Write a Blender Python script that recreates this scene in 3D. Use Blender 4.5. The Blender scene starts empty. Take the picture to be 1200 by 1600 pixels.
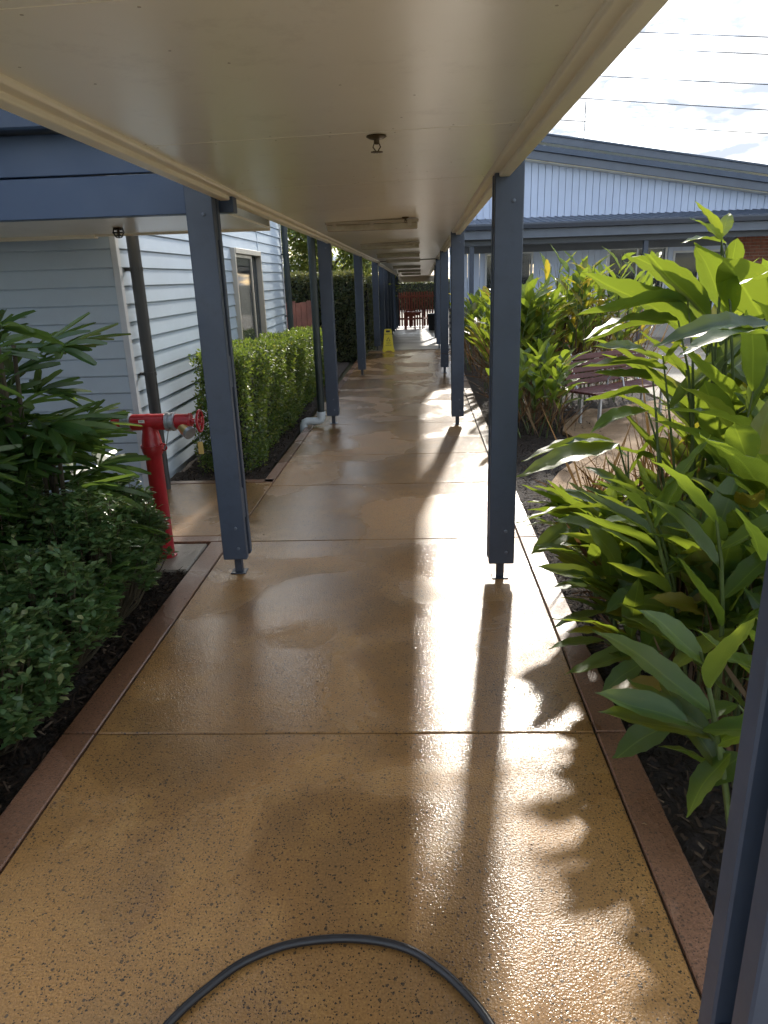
import bpy, bmesh, math, random
import numpy as np
from mathutils import Matrix, Vector

SC = bpy.context.scene
COL = SC.collection
R = math.radians
rng = np.random.default_rng(7)
random.seed(7)

# ------------------------------------------------------------------ camera
cam_d = bpy.data.cameras.new("camera")
cam = bpy.data.objects.new("camera", cam_d)
COL.objects.link(cam)
cam_d.sensor_fit = 'VERTICAL'
cam_d.sensor_height = 36.0
cam_d.lens = 36.0 * 1110.0 / 1600.0
cam_d.clip_start = 0.02
cam_d.clip_end = 2000.0
_x = Vector((0.99877766, 0.03845242, -0.03105782))
_y = Vector((0.01740708, 0.31445538, 0.94911264))
_z = Vector((0.04626198, -0.94849313, 0.31340167))
cam.matrix_world = Matrix(((_x.x, _y.x, _z.x, 0), (_x.y, _y.y, _z.y, 0), (_x.z, _y.z, _z.z, 1.65), (0, 0, 0, 1)))
SC.camera = cam

# ------------------------------------------------------------------ light
SUN_EL, SUN_AZ = R(31.5), R(8.6)          # azimuth measured from +Y towards +X
world = bpy.data.worlds.new("World")
SC.world = world
world.use_nodes = True
wn, wl = world.node_tree.nodes, world.node_tree.links
wn.clear()
w_out = wn.new('ShaderNodeOutputWorld')
w_bg = wn.new('ShaderNodeBackground')
w_bg.inputs['Strength'].default_value = 0.15
sky = wn.new('ShaderNodeTexSky')
sky.sky_type = 'NISHITA'
sky.sun_disc = False
sky.sun_elevation = SUN_EL
sky.sun_rotation = SUN_AZ
sky.air_density = 1.0
sky.dust_density = 0.6
w_tc = wn.new('ShaderNodeTexCoord')
w_sep = wn.new('ShaderNodeSeparateXYZ')
wl.new(w_tc.outputs['Generated'], w_sep.inputs[0])
w_add = wn.new('ShaderNodeMath'); w_add.operation = 'ADD'; w_add.inputs[1].default_value = 0.22
w_abs = wn.new('ShaderNodeMath'); w_abs.operation = 'ABSOLUTE'
wl.new(w_sep.outputs['Z'], w_abs.inputs[0]); wl.new(w_abs.outputs[0], w_add.inputs[0])
w_dx = wn.new('ShaderNodeMath'); w_dx.operation = 'DIVIDE'
w_dy = wn.new('ShaderNodeMath'); w_dy.operation = 'DIVIDE'
wl.new(w_sep.outputs['X'], w_dx.inputs[0]); wl.new(w_add.outputs[0], w_dx.inputs[1])
wl.new(w_sep.outputs['Y'], w_dy.inputs[0]); wl.new(w_add.outputs[0], w_dy.inputs[1])
w_cmb = wn.new('ShaderNodeCombineXYZ')
wl.new(w_dx.outputs[0], w_cmb.inputs[0]); wl.new(w_dy.outputs[0], w_cmb.inputs[1])
w_n = wn.new('ShaderNodeTexNoise')
w_n.inputs['Scale'].default_value = 2.3; w_n.inputs['Detail'].default_value = 9; w_n.inputs['Roughness'].default_value = 0.58
w_n.inputs['Distortion'].default_value = 0.4
wl.new(w_cmb.outputs[0], w_n.inputs['Vector'])
w_r = wn.new('ShaderNodeValToRGB')
w_r.color_ramp.elements[0].position = 0.38; w_r.color_ramp.elements[0].color = (0.0, 0.0, 0.0, 1)
w_r.color_ramp.elements[1].position = 0.53; w_r.color_ramp.elements[1].color = (1, 1, 1, 1)
wl.new(w_n.outputs['Fac'], w_r.inputs[0])
w_n2 = wn.new('ShaderNodeTexNoise')
w_n2.inputs['Scale'].default_value = 5.0; w_n2.inputs['Detail'].default_value = 7
wl.new(w_cmb.outputs[0], w_n2.inputs['Vector'])
w_r2 = wn.new('ShaderNodeValToRGB')
w_r2.color_ramp.elements[0].position = 0.43; w_r2.color_ramp.elements[0].color = (1.9, 2.1, 2.45, 1)
w_r2.color_ramp.elements[1].position = 0.70; w_r2.color_ramp.elements[1].color = (6.2, 6.15, 6.0, 1)
wl.new(w_n2.outputs['Fac'], w_r2.inputs[0])
w_mix = wn.new('ShaderNodeMix'); w_mix.data_type = 'RGBA'
wl.new(w_r.outputs[0], w_mix.inputs[0])
wl.new(sky.outputs[0], w_mix.inputs[6]); wl.new(w_r2.outputs[0], w_mix.inputs[7])
wl.new(w_mix.outputs[2], w_bg.inputs['Color'])
wl.new(w_bg.outputs[0], w_out.inputs['Surface'])

sun_d = bpy.data.lights.new("sun", 'SUN')
sun_d.energy = 2.0
sun_d.angle = R(2.4)
sun_d.color = (1.0, 0.93, 0.82)
sun = bpy.data.objects.new("sun", sun_d)
COL.objects.link(sun)
_sd = Vector((math.sin(SUN_AZ) * math.cos(SUN_EL), math.cos(SUN_AZ) * math.cos(SUN_EL), math.sin(SUN_EL)))
sun.rotation_euler = (-_sd).to_track_quat('-Z', 'Y').to_euler()
sun.location = _sd * 60

vs = SC.view_settings
vs.view_transform = 'Standard'
vs.look = 'None'
vs.exposure = 1.5
vs.gamma = 1.0
vs.use_curve_mapping = False
SC.cycles.use_denoising = True
SC.cycles.max_bounces = 7
SC.cycles.adaptive_threshold = 0.03
SC.cycles.transparent_max_bounces = 8

# ------------------------------------------------------------------ material helpers
def nodes_of(m):
    return m.node_tree.nodes, m.node_tree.links

def new_mat(name):
    m = bpy.data.materials.new(name)
    m.use_nodes = True
    return m, *nodes_of(m), m.node_tree.nodes['Principled BSDF']

def noise(n, l, scale, detail=4, rough=0.5, vec=None, dist=0.0):
    t = n.new('ShaderNodeTexNoise')
    t.inputs['Scale'].default_value = scale
    t.inputs['Detail'].default_value = detail
    t.inputs['Roughness'].default_value = rough
    t.inputs['Distortion'].default_value = dist
    if vec is not None:
        l.new(vec, t.inputs['Vector'])
    return t.outputs['Fac']

def ramp(n, l, fac, *stops):
    r = n.new('ShaderNodeValToRGB')
    el = r.color_ramp.elements
    while len(el) < len(stops):
        el.new(0.5)
    for e, (p, c) in zip(el, stops):
        e.position = p
        if isinstance(c, (int, float)):
            c = (c, c, c)
        e.color = (c[0], c[1], c[2], 1)
    l.new(fac, r.inputs[0])
    return r.outputs[0]

def mixc(n, l, fac, a, b, mode='MIX'):
    m = n.new('ShaderNodeMix'); m.data_type = 'RGBA'; m.blend_type = mode
    for i, v in ((0, fac), (6, a), (7, b)):
        if isinstance(v, (int, float)):
            m.inputs[i].default_value = v
        elif isinstance(v, tuple):
            m.inputs[i].default_value = (v[0], v[1], v[2], 1)
        else:
            l.new(v, m.inputs[i])
    return m.outputs[2]

def mathn(n, l, op, a, b=0.0, c=None):
    m = n.new('ShaderNodeMath'); m.operation = op
    for i, v in enumerate((a, b, c)):
        if v is None:
            continue
        if isinstance(v, (int, float)):
            m.inputs[i].default_value = v
        else:
            l.new(v, m.inputs[i])
    return m.outputs[0]

def bump(n, l, h, strength, dist, p, sock='Normal', prev=None):
    b = n.new('ShaderNodeBump')
    b.inputs['Strength'].default_value = strength
    b.inputs['Distance'].default_value = dist
    l.new(h, b.inputs['Height'])
    if prev is not None:
        l.new(prev, b.inputs['Normal'])
    if p is not None:
        l.new(b.outputs[0], p.inputs[sock])
    return b.outputs[0]

def wpos(n):
    return n.new('ShaderNodeNewGeometry').outputs['Position']

def paint(name, col, rough=0.45, var=0.12, scale=3.0, bmp=0.06, bscale=60.0, metal=0.0, dirt=0.0):
    m, n, l, p = new_mat(name)
    v = wpos(n)
    f = noise(n, l, scale, 5, 0.6, v)
    lo = tuple(c * (1 - var) for c in col); hi = tuple(min(1, c * (1 + var)) for c in col)
    c = ramp(n, l, f, (0.3, lo), (0.7, hi))
    if dirt > 0:
        d = noise(n, l, 14, 8, 0.7, v)
        c = mixc(n, l, mathn(n, l, 'MULTIPLY', ramp(n, l, d, (0.52, 0.0), (0.75, 1.0)), dirt), c, (col[0] * .45, col[1] * .42, col[2] * .36))
    l.new(c, p.inputs['Base Color'])
    l.new(ramp(n, l, noise(n, l, scale * 3, 4, .6, v), (0.3, max(0, rough - .07)), (0.7, rough + .07)), p.inputs['Roughness'])
    p.inputs['Metallic'].default_value = metal
    if bmp > 0:
        bump(n, l, noise(n, l, bscale, 3, .5, v), bmp, 0.002, p)
    return m

M = {}
M['post'] = paint('post_paint', (0.047, 0.062, 0.094), .45, .14, 2.5, .16, 30, dirt=.35)
M['beam'] = paint('beam_paint', (0.036, 0.062, 0.118), .45, .07, 1.5, .08, 50)
M['slot'] = paint('slot_paint', (0.020, 0.027, 0.045), .6, .1)
M['steel'] = paint('stub_paint', (0.035, 0.042, 0.06), .4, .15)
M['trim'] = paint('trim_paint', (0.80, 0.73, 0.56), .38, .04, 2.0, .04, 30, dirt=.10)
M['darkfascia'] = paint('dark_fascia_paint', (0.028, 0.045, 0.08), .5, .1)
M['roofmetal'] = paint('roof_metal', (0.062, 0.082, 0.12), .4, .08, metal=.3)
M['gutter'] = paint('gutter_paint', (0.045, 0.055, 0.075), .35, .1)
M['greyfascia'] = paint('grey_fascia_paint', (0.105, 0.125, 0.16), .45, .08)
M['palewall'] = paint('pale_wall_paint', (0.50, 0.58, 0.74), .55, .05, 1.5)
M['whiteboard'] = paint('white_board_paint', (0.47, 0.55, 0.63), .5, .05, 1.8, .05, 25, dirt=.06)
M['cornerboard'] = paint('corner_board_paint', (0.58, 0.60, 0.63), .45, .04)
M['alu'] = paint('window_aluminium', (0.50, 0.46, 0.40), .35, .06, metal=.25)
M['pipe'] = paint('downpipe_paint', (0.040, 0.040, 0.040), .4, .15, 4)
M['pipegreen'] = paint('downpipe_green', (0.022, 0.032, 0.032), .4, .15, 4)
M['pvc'] = paint('pale_pvc', (0.52, 0.58, 0.62), .35, .08, 6, dirt=.3)
M['red'] = paint('hydrant_red', (0.36, 0.014, 0.022), .36, .22, 5, .25, 70, dirt=.45)
M['galv'] = paint('galvanised', (0.34, 0.36, 0.39), .35, .2, 20, .1, 90, metal=.5)
M['brass'] = paint('brass', (0.55, 0.40, 0.18), .35, .15, 20, metal=.8)
M['tag'] = paint('brass_tag', (0.60, 0.40, 0.12), .5, .15, 10)
M['white'] = paint('white_label', (0.8, 0.8, 0.78), .5, .03)
M['bolt'] = paint('bolt_metal', (0.10, 0.12, 0.16), .4, .1)
M['rubber'] = paint('hose_rubber', (0.012, 0.012, 0.014), .38, .2, 10, .1, 200)
M['yellow'] = paint('sign_yellow', (0.62, 0.50, 0.02), .4, .06)
M['black'] = paint('print_black', (0.015, 0.015, 0.015), .5, .1)
M['oldbrass'] = paint('aged_sprinkler', (0.10, 0.075, 0.04), .45, .3, 60, metal=.6)
M['clip'] = paint('clip_plastic', (0.42, 0.37, 0.28), .5, .1)
M['slat'] = paint('bench_slat', (0.075, 0.019, 0.016), .6, .3, 8, .12, 30)
M['benchmetal'] = paint('bench_metal', (0.42, 0.43, 0.44), .4, .1, metal=.4)
M['picket'] = paint('picket_red', (0.30, 0.075, 0.05), .6, .25, 5, .2, 20)
M['fencewood'] = paint('fence_wood', (0.15, 0.05, 0.032), .65, .3, 4, .2, 25)
M['darkwood'] = paint('dark_wood', (0.045, 0.022, 0.020), .6, .2)
M['cable'] = paint('cable_black', (0.05, 0.05, 0.055), .6, .1)
M['brickred'] = paint('brick_red', (0.23, 0.085, 0.05), .8, .3, 9, .3, 60)
M['brickgrey'] = paint('brick_grey', (0.11, 0.10, 0.11), .8, .3, 9, .3, 60)
M['mortar'] = paint('mortar', (0.42, 0.40, 0.37), .9, .1)
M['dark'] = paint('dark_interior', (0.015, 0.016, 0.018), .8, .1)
M['curtain'] = paint('curtain_cloth', (0.40, 0.39, 0.39), .9, .15, 6)
M['blind'] = paint('blind_cloth', (0.52, 0.53, 0.54), .9, .04)
M['blocks'] = paint('grey_wall_paint', (0.20, 0.21, 0.22), .7, .1)

def ceiling_mat():
    m, n, l, p = new_mat('ceiling_sheet')
    v = wpos(n)
    f = noise(n, l, 1.3, 5, .6, v)
    c = ramp(n, l, f, (.3, (.85, .79, .63)), (.7, (.90, .85, .70)))
    st = ramp(n, l, noise(n, l, 5, 9, .75, v), (.55, 0.0), (.78, .35))
    c = mixc(n, l, st, c, (.40, .33, .22))
    l.new(c, p.inputs['Base Color'])
    p.inputs['Roughness'].default_value = .33
    p.inputs['Coat Weight'].default_value = .6
    p.inputs['Coat Roughness'].default_value = .25
    b1 = bump(n, l, noise(n, l, 3.5, 2, .5, v), .25, .01, None)
    bump(n, l, noise(n, l, 90, 3, .5, v), .05, .002, p, prev=b1)
    return m
M['ceiling'] = ceiling_mat()

def concrete_mat(name, ca, cb, cc, speck=1.0, wetmin=.10, wetmax=.36, coat=1.0):
    """sealed, speckled concrete with a film of water in places"""
    m, n, l, p = new_mat(name)
    v = wpos(n)
    big = noise(n, l, 1.1, 5, .6, v, .3)
    mid = noise(n, l, 4.5, 6, .65, v)
    c = mixc(n, l, ramp(n, l, big, (.34, 0.0), (.66, 1.0)), ca, cb)
    c = mixc(n, l, mathn(n, l, 'MULTIPLY', ramp(n, l, mid, (.5, 0.0), (.75, 1.0)), .55), c, cc)
    fine = noise(n, l, 140, 3, .6, v)
    c = mixc(n, l, 1.0, c, ramp(n, l, fine, (.3, .72), (.7, 1.22)), 'MULTIPLY')
    # dark aggregate chips
    wob = n.new('ShaderNodeTexNoise'); wob.inputs['Scale'].default_value = 160; wob.inputs['Detail'].default_value = 2; l.new(v, wob.inputs['Vector'])
    wv = n.new('ShaderNodeVectorMath'); wv.operation = 'MULTIPLY_ADD'; wv.inputs[1].default_value = (.009, .009, .009)
    l.new(wob.outputs['Color'], wv.inputs[0]); l.new(v, wv.inputs[2]); vd = wv.outputs[0]
    vo = n.new('ShaderNodeTexVoronoi'); vo.inputs['Scale'].default_value = 150; l.new(vd, vo.inputs['Vector'])
    sp = n.new('ShaderNodeSeparateColor'); l.new(vo.outputs['Color'], sp.inputs[0])
    big2 = ramp(n, l, noise(n, l, 2.0, 3, .5, v), (.35, .28), (.65, .75))
    keep = mathn(n, l, 'LESS_THAN', sp.outputs[0], big2)
    rad = mathn(n, l, 'MULTIPLY_ADD', sp.outputs[1], .28, .15)
    dotm = mathn(n, l, 'LESS_THAN', vo.outputs['Distance'], rad)
    spk = mathn(n, l, 'MULTIPLY', mathn(n, l, 'MULTIPLY', keep, dotm), .95 * speck)
    c = mixc(n, l, spk, c, (.018, .014, .012))
    vo2 = n.new('ShaderNodeTexVoronoi'); vo2.inputs['Scale'].default_value = 54; l.new(vd, vo2.inputs['Vector'])
    sp2 = n.new('ShaderNodeSeparateColor'); l.new(vo2.outputs['Color'], sp2.inputs[0])
    k2 = mathn(n, l, 'MULTIPLY', mathn(n, l, 'LESS_THAN', sp2.outputs[0], .36), mathn(n, l, 'LESS_THAN', vo2.outputs['Distance'], .24))
    c = mixc(n, l, mathn(n, l, 'MULTIPLY', k2, .8 * speck), c, (.03, .025, .02))
    # water film
    pud = noise(n, l, 1.15, 5, .5, v, .5)
    wet = ramp(n, l, pud, (.42, 0.0), (.52, 1.0))
    damp = mixc(n, l, 1.0, c, (.74, .71, .66), 'MULTIPLY')
    c = mixc(n, l, wet, c, damp)
    l.new(c, p.inputs['Base Color'])
    rg = n.new('ShaderNodeMapRange'); l.new(wet, rg.inputs[0])
    rg.inputs[3].default_value = wetmax; rg.inputs[4].default_value = wetmin
    l.new(rg.outputs[0], p.inputs['Coat Roughness'])
    p.inputs['Coat Weight'].default_value = coat
    p.inputs['Coat IOR'].default_value = 1.34
    p.inputs['Roughness'].default_value = .5 if coat > .5 else .85
    p.inputs['Specular IOR Level'].default_value = .18 if coat > .5 else .2
    # relief: pebbled, flattened by the water
    peb = noise(n, l, 150, 2, .5, v)
    vb = mathn(n, l, 'MULTIPLY', vo.outputs['Distance'], -0.5)
    h = mathn(n, l, 'ADD', peb, vb)
    bs = n.new('ShaderNodeMapRange'); l.new(wet, bs.inputs[0])
    bs.inputs[3].default_value = .50; bs.inputs[4].default_value = .26
    b = n.new('ShaderNodeBump'); b.inputs['Distance'].default_value = .004
    l.new(bs.outputs[0], b.inputs['Strength']); l.new(h, b.inputs['Height'])
    b2 = n.new('ShaderNodeBump'); b2.inputs['Distance'].default_value = .01; b2.inputs['Strength'].default_value = .10
    l.new(noise(n, l, 9, 2, .5, v), b2.inputs['Height']); l.new(b.outputs[0], b2.inputs['Normal'])
    l.new(b2.outputs[0], p.inputs['Normal']); l.new(b2.outputs[0], p.inputs['Coat Normal'])
    return m
M['slab'] = concrete_mat('tan_concrete', (.365, .188, .056), (.225, .128, .050), (.42, .24, .078))
M['border'] = concrete_mat('red_brown_concrete', (.235, .12, .068), (.18, .092, .055), (.27, .14, .085), .7, .2, .45)
M['greycon'] = concrete_mat('grey_concrete', (.30, .27, .22), (.24, .22, .19), (.34, .30, .24), .5, .3, .5)
M['pathcon'] = concrete_mat('garden_path_concrete', (.36, .25, .16), (.30, .21, .13), (.42, .30, .2), .6, .3, .5, coat=.0)
M['bounce_paving'] = concrete_mat('pale_concrete', (.50, .46, .39), (.43, .39, .33), (.54, .50, .42), .4, .3, .5, coat=.0)  # pale concrete for the added paving that bounces light upward
M['joint'] = paint('joint_dark', (.05, .035, .025), .7, .2)

def soil_mat(name, a, b, scale=26):
    m, n, l, p = new_mat(name)
    v = wpos(n)
    f = noise(n, l, scale, 8, .75, v)
    l.new(ramp(n, l, f, (.35, a), (.68, b)), p.inputs['Base Color'])
    p.inputs['Roughness'].default_value = .85
    bump(n, l, noise(n, l, scale * 1.7, 6, .75, v), .9, .03, p)
    return m
M['mulch'] = soil_mat('mulch_soil', (.012, .009, .007), (.055, .038, .028))
M['ground'] = soil_mat('ground_soil', (.03, .035, .014), (.08, .075, .03), 12)

def chip_mat():
    m, n, l, p = new_mat('mulch_chips')
    g = n.new('ShaderNodeNewGeometry')
    l.new(ramp(n, l, g.outputs['Random Per Island'], (0.0, (.010, .008, .006)), (.55, (.024, .016, .011)), (.88, (.050, .033, .022)), (1.0, (.15, .11, .075))), p.inputs['Base Color'])
    p.inputs['Roughness'].default_value = .85
    p.inputs['Specular IOR Level'].default_value = .2
    return m
M['chip'] = chip_mat()

def leaf_mat(name, stops, trans, tfac=.4, rough=.4, island=True, vein=False, spec=.5):
    m, n, l, p = new_mat(name)
    if island:
        rnd = n.new('ShaderNodeNewGeometry').outputs['Random Per Island']
    else:
        rnd = n.new('ShaderNodeObjectInfo').outputs['Random']
    c = ramp(n, l, rnd, *stops)
    if vein:
        uvn = n.new('ShaderNodeTexCoord').outputs['Object']
        sx = n.new('ShaderNodeSeparateXYZ'); l.new(uvn, sx.inputs[0])
        ax = mathn(n, l, 'ABSOLUTE', sx.outputs[0])
        rib = ramp(n, l, ax, (0.0, 1.0), (.035, 0.0))
        c = mixc(n, l, mathn(n, l, 'MULTIPLY', rib, .5), c, (.16, .24, .05))
        w = n.new('ShaderNodeTexWave'); w.inputs['Scale'].default_value = 15; w.inputs['Distortion'].default_value = .8; w.inputs['Detail Scale'].default_value = 2.0
        w.bands_direction = 'Y'
        mp = n.new('ShaderNodeCombineXYZ')
        l.new(sx.outputs[0], mp.inputs[0])
        l.new(mathn(n, l, 'MULTIPLY_ADD', ax, -.55, sx.outputs[1]), mp.inputs[1])
        l.new(mp.outputs[0], w.inputs['Vector'])
        bump(n, l, w.outputs['Fac'], .14, .02, p)
        tipb = mathn(n, l, 'MULTIPLY_ADD', noise(n, l, 5, 4, .6, uvn), .35, sx.outputs[1])
        c = mixc(n, l, ramp(n, l, tipb, (1.03, 0.0), (1.14, .8)), c, (.17, .085, .03))
        blot = noise(n, l, 6, 5, .7, uvn)
        c = mixc(n, l, mathn(n, l, 'MULTIPLY', ramp(n, l, blot, (.60, 0.0), (.72, 1.0)), .35), c, (.22, .20, .04))
    l.new(c, p.inputs['Base Color'])
    p.inputs['Roughness'].default_value = rough
    p.inputs['Specular IOR Level'].default_value = spec
    t = n.new('ShaderNodeBsdfTranslucent')
    l.new(mixc(n, l, .55, mixc(n, l, 1.0, c, (3.4, 2.9, 1.6), 'MULTIPLY'), trans), t.inputs['Color'])
    mx = n.new('ShaderNodeMixShader'); mx.inputs[0].default_value = tfac
    l.new(p.outputs[0], mx.inputs[1]); l.new(t.outputs[0], mx.inputs[2])
    l.new(mx.outputs[0], n['Material Output'].inputs['Surface'])
    return m
G1 = ((0.0, (.016, .046, .016)), (.45, (.030, .076, .022)), (.8, (.060, .115, .026)), (.96, (.11, .145, .03)), (1.0, (.17, .13, .05)))
M['ginger'] = leaf_mat('ginger_leaf', G1, (.50, .58, .035), .40, .36, False, True)
M['gingeryellow'] = leaf_mat('ginger_leaf_yellowing', ((0, (.11, .15, .025)), (1, (.24, .17, .03))), (.62, .52, .05), .42, .4, False, True)
M['gingerstuff'] = leaf_mat('ginger_leaf_mass', G1, (.50, .58, .05), .42, .38)
M['palm'] = leaf_mat('palm_leaf', ((0, (.028, .068, .022)), (.55, (.055, .105, .030)), (.85, (.10, .15, .045)), (.95, (.30, .28, .16)), (1, (.42, .36, .22))), (.24, .38, .06), .3, .26)
M['shrub'] = leaf_mat('shrub_leaf', ((0, (.038, .085, .034)), (.6, (.080, .145, .056)), (.93, (.15, .21, .085)), (1, (.30, .31, .15))), (.26, .40, .08), .3, .32)
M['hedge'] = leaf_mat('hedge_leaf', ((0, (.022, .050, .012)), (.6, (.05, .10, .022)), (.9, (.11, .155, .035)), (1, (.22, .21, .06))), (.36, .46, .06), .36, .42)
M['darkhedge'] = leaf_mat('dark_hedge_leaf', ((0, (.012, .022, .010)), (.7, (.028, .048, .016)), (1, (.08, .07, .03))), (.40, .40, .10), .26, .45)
M['tree'] = leaf_mat('tree_leaf', ((0, (.045, .075, .022)), (.6, (.09, .13, .035)), (1, (.20, .21, .07))), (.50, .55, .12), .42, .45)
M['deadleaf'] = leaf_mat('dry_stalk', ((0, (.045, .022, .012)), (.6, (.11, .06, .03)), (1, (.22, .15, .08))), (.25, .15, .06), .2, .7)
M['stem'] = paint('green_stem', (.075, .105, .03), .5, .3, 8)
M['cane'] = paint('brown_cane', (.07, .055, .03), .7, .3, 12)
M['bark'] = paint('bark', (.10, .08, .055), .85, .3, 9, .5, 30)
M['hedgecore'] = paint('hedge_core_dark', (.012, .013, .007), .95, .3, 12)  # near-black colour of the solid light-blocking box inside each hedge

def glass_mat(name, tint=(.05, .06, .07), alpha=.45):
    m, n, l, p = new_mat(name)
    p.inputs['Base Color'].default_value = (*tint, 1)
    p.inputs['Roughness'].default_value = .04
    p.inputs['Specular IOR Level'].default_value = .7
    tr = n.new('ShaderNodeBsdfTransparent'); tr.inputs[0].default_value = (.75, .78, .78, 1)
    mx = n.new('ShaderNodeMixShader'); mx.inputs[0].default_value = alpha
    l.new(tr.outputs[0], mx.inputs[1]); l.new(p.outputs[0], mx.inputs[2])
    l.new(mx.outputs[0], n['Material Output'].inputs['Surface'])
    return m
M['glass'] = glass_mat('window_glass')
def diff_mat():
    m, n, l, p = new_mat('light_diffuser')
    v = wpos(n)
    l.new(ramp(n, l, noise(n, l, 8, 5, .6, v), (.3, (.40, .36, .26)), (.7, (.56, .51, .38))), p.inputs['Base Color'])
    p.inputs['Roughness'].default_value = .25
    p.inputs['Transmission Weight'].default_value = .15
    w = n.new('ShaderNodeTexWave'); w.inputs['Scale'].default_value = 40; w.bands_direction = 'X'
    l.new(v, w.inputs['Vector'])
    bump(n, l, w.outputs['Fac'], .3, .004, p)
    return m
M['diffuser'] = diff_mat()

# ------------------------------------------------------------------ object helpers
def link(o, parent=None):
    COL.objects.link(o)
    if parent is not None:
        o.parent = parent
    return o

def empty(name, loc=(0, 0, 0), label=None, cat=None, group=None, kind=None, rz=0.0):
    o = bpy.data.objects.new(name, None)
    o.empty_display_size = .1
    o.location = loc
    o.rotation_euler = (0, 0, rz)
    COL.objects.link(o)
    return tag(o, label, cat, group, kind)

def tag(o, label=None, cat=None, group=None, kind=None):
    if label: o['label'] = label
    if cat: o['category'] = cat
    if group: o['group'] = group
    if kind: o['kind'] = kind
    return o

class MB:
    """collects shapes, builds them as one mesh"""
    def __init__(s):
        s.v, s.f = [], []
    def add(s, verts, faces):
        k = len(s.v)
        s.v += [tuple(a) for a in verts]
        s.f += [tuple(i + k for i in f) for f in faces]
        return s
    def box(s, x0, x1, y0, y1, z0, z1):
        return s.add([(x0, y0, z0), (x1, y0, z0), (x1, y1, z0), (x0, y1, z0), (x0, y0, z1), (x1, y0, z1), (x1, y1, z1), (x0, y1, z1)],
                     [(0, 3, 2, 1), (4, 5, 6, 7), (0, 1, 5, 4), (1, 2, 6, 5), (2, 3, 7, 6), (3, 0, 4, 7)])
    def hexa(s, p):
        return s.add(p, [(0, 3, 2, 1), (4, 5, 6, 7), (0, 1, 5, 4), (1, 2, 6, 5), (2, 3, 7, 6), (3, 0, 4, 7)])
    def tube(s, pts, rad, seg=10, caps=True):
        pts = [Vector(p) for p in pts]
        n = len(pts)
        rad = [rad] * n if isinstance(rad, (int, float)) else rad
        k = len(s.v)
        t0 = (pts[1] - pts[0]).normalized()
        a = t0.orthogonal().normalized()
        for i, p in enumerate(pts):
            t = (pts[min(i + 1, n - 1)] - pts[max(i - 1, 0)]).normalized()
            a = (a - t * a.dot(t)).normalized()
            b = t.cross(a)
            for j in range(seg):
                an = 2 * math.pi * j / seg
                s.v.append(tuple(p + (a * math.cos(an) + b * math.sin(an)) * rad[i]))
        for i in range(n - 1):
            for j in range(seg):
                j2 = (j + 1) % seg
                s.f.append((k + i * seg + j, k + i * seg + j2, k + (i + 1) * seg + j2, k + (i + 1) * seg + j))
        if caps:
            s.f.append(tuple(k + j for j in reversed(range(seg))))
            s.f.append(tuple(k + (n - 1) * seg + j for j in range(seg)))
        return s
    def lathe(s, prof, o=(0, 0, 0), axis=(0, 0, 1), seg=20):
        o, ax = Vector(o), Vector(axis).normalized()
        pts = [o + ax * h for r, h in prof]
        # guard against repeated heights
        a = ax.orthogonal().normalized(); b = ax.cross(a)
        k = len(s.v)
        for (r, h), p in zip(prof, pts):
            for j in range(seg):
                an = 2 * math.pi * j / seg
                s.v.append(tuple(p + (a * math.cos(an) + b * math.sin(an)) * max(r, 1e-4)))
        for i in range(len(prof) - 1):
            for j in range(seg):
                j2 = (j + 1) % seg
                s.f.append((k + i * seg + j, k + i * seg + j2, k + (i + 1) * seg + j2, k + (i + 1) * seg + j))
        s.f.append(tuple(k + j for j in reversed(range(seg))))
        s.f.append(tuple(k + (len(prof) - 1) * seg + j for j in range(seg)))
        return s
    def torus(s, c, axis, Rr, r, seg=24, sub=8):
        c, ax = Vector(c), Vector(axis).normalized()
        a = ax.orthogonal().normalized(); b = ax.cross(a)
        pts = [c + (a * math.cos(2 * math.pi * i / seg) + b * math.sin(2 * math.pi * i / seg)) * Rr for i in range(seg)]
        k = len(s.v)
        for i in range(seg):
            rd = (pts[i] - c).normalized()
            for j in range(sub):
                an = 2 * math.pi * j / sub
                s.v.append(tuple(pts[i] + rd * math.cos(an) * r + ax * math.sin(an) * r))
        for i in range(seg):
            i2 = (i + 1) % seg
            for j in range(sub):
                j2 = (j + 1) % sub
                s.f.append((k + i * sub + j, k + i2 * sub + j, k + i2 * sub + j2, k + i * sub + j2))
        return s
    def prism(s, poly, axis, a, b):
        """poly = 2-D outline; extruded along axis 'x','y','z' from a to b"""
        def P(u, w, t):
            return {'x': (t, u, w), 'y': (u, t, w), 'z': (u, w, t)}[axis]
        n = len(poly)
        vv = [P(u, w, a) for u, w in poly] + [P(u, w, b) for u, w in poly]
        ff = [tuple(range(n)), tuple(range(2 * n - 1, n - 1, -1))] + [(i, i + n, (i + 1) % n + n, (i + 1) % n) for i in range(n)]
        return s.add(vv, ff)
    def mesh(s, name, mat, smooth=False, bevel=0.0):
        me = bpy.data.meshes.new(name)
        me.from_pydata(s.v, [], s.f)
        bm = bmesh.new(); bm.from_mesh(me)
        bmesh.ops.recalc_face_normals(bm, faces=bm.faces)
        if bevel > 0:
            bmesh.ops.bevel(bm, geom=[e for e in bm.edges if len(e.link_faces) == 2 and e.calc_face_angle(0) > .5], offset=bevel, segments=1, affect='EDGES', clamp_overlap=True)
        bm.to_mesh(me); bm.free()
        if smooth:
            me.shade_smooth()
            me.set_sharp_from_angle(angle=R(38))
        me.materials.append(M[mat] if isinstance(mat, str) else mat)
        return me
    def build(s, name, mat, parent=None, smooth=False, bevel=0.0):
        return obj(name, s.mesh(name, mat, smooth, bevel), parent)

def obj(name, me, parent=None, loc=None, mw=None):
    o = bpy.data.objects.new(name, me)
    link(o, parent)
    if loc is not None:
        o.location = loc
    if mw is not None:
        o.matrix_basis = mw
    return o

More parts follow.
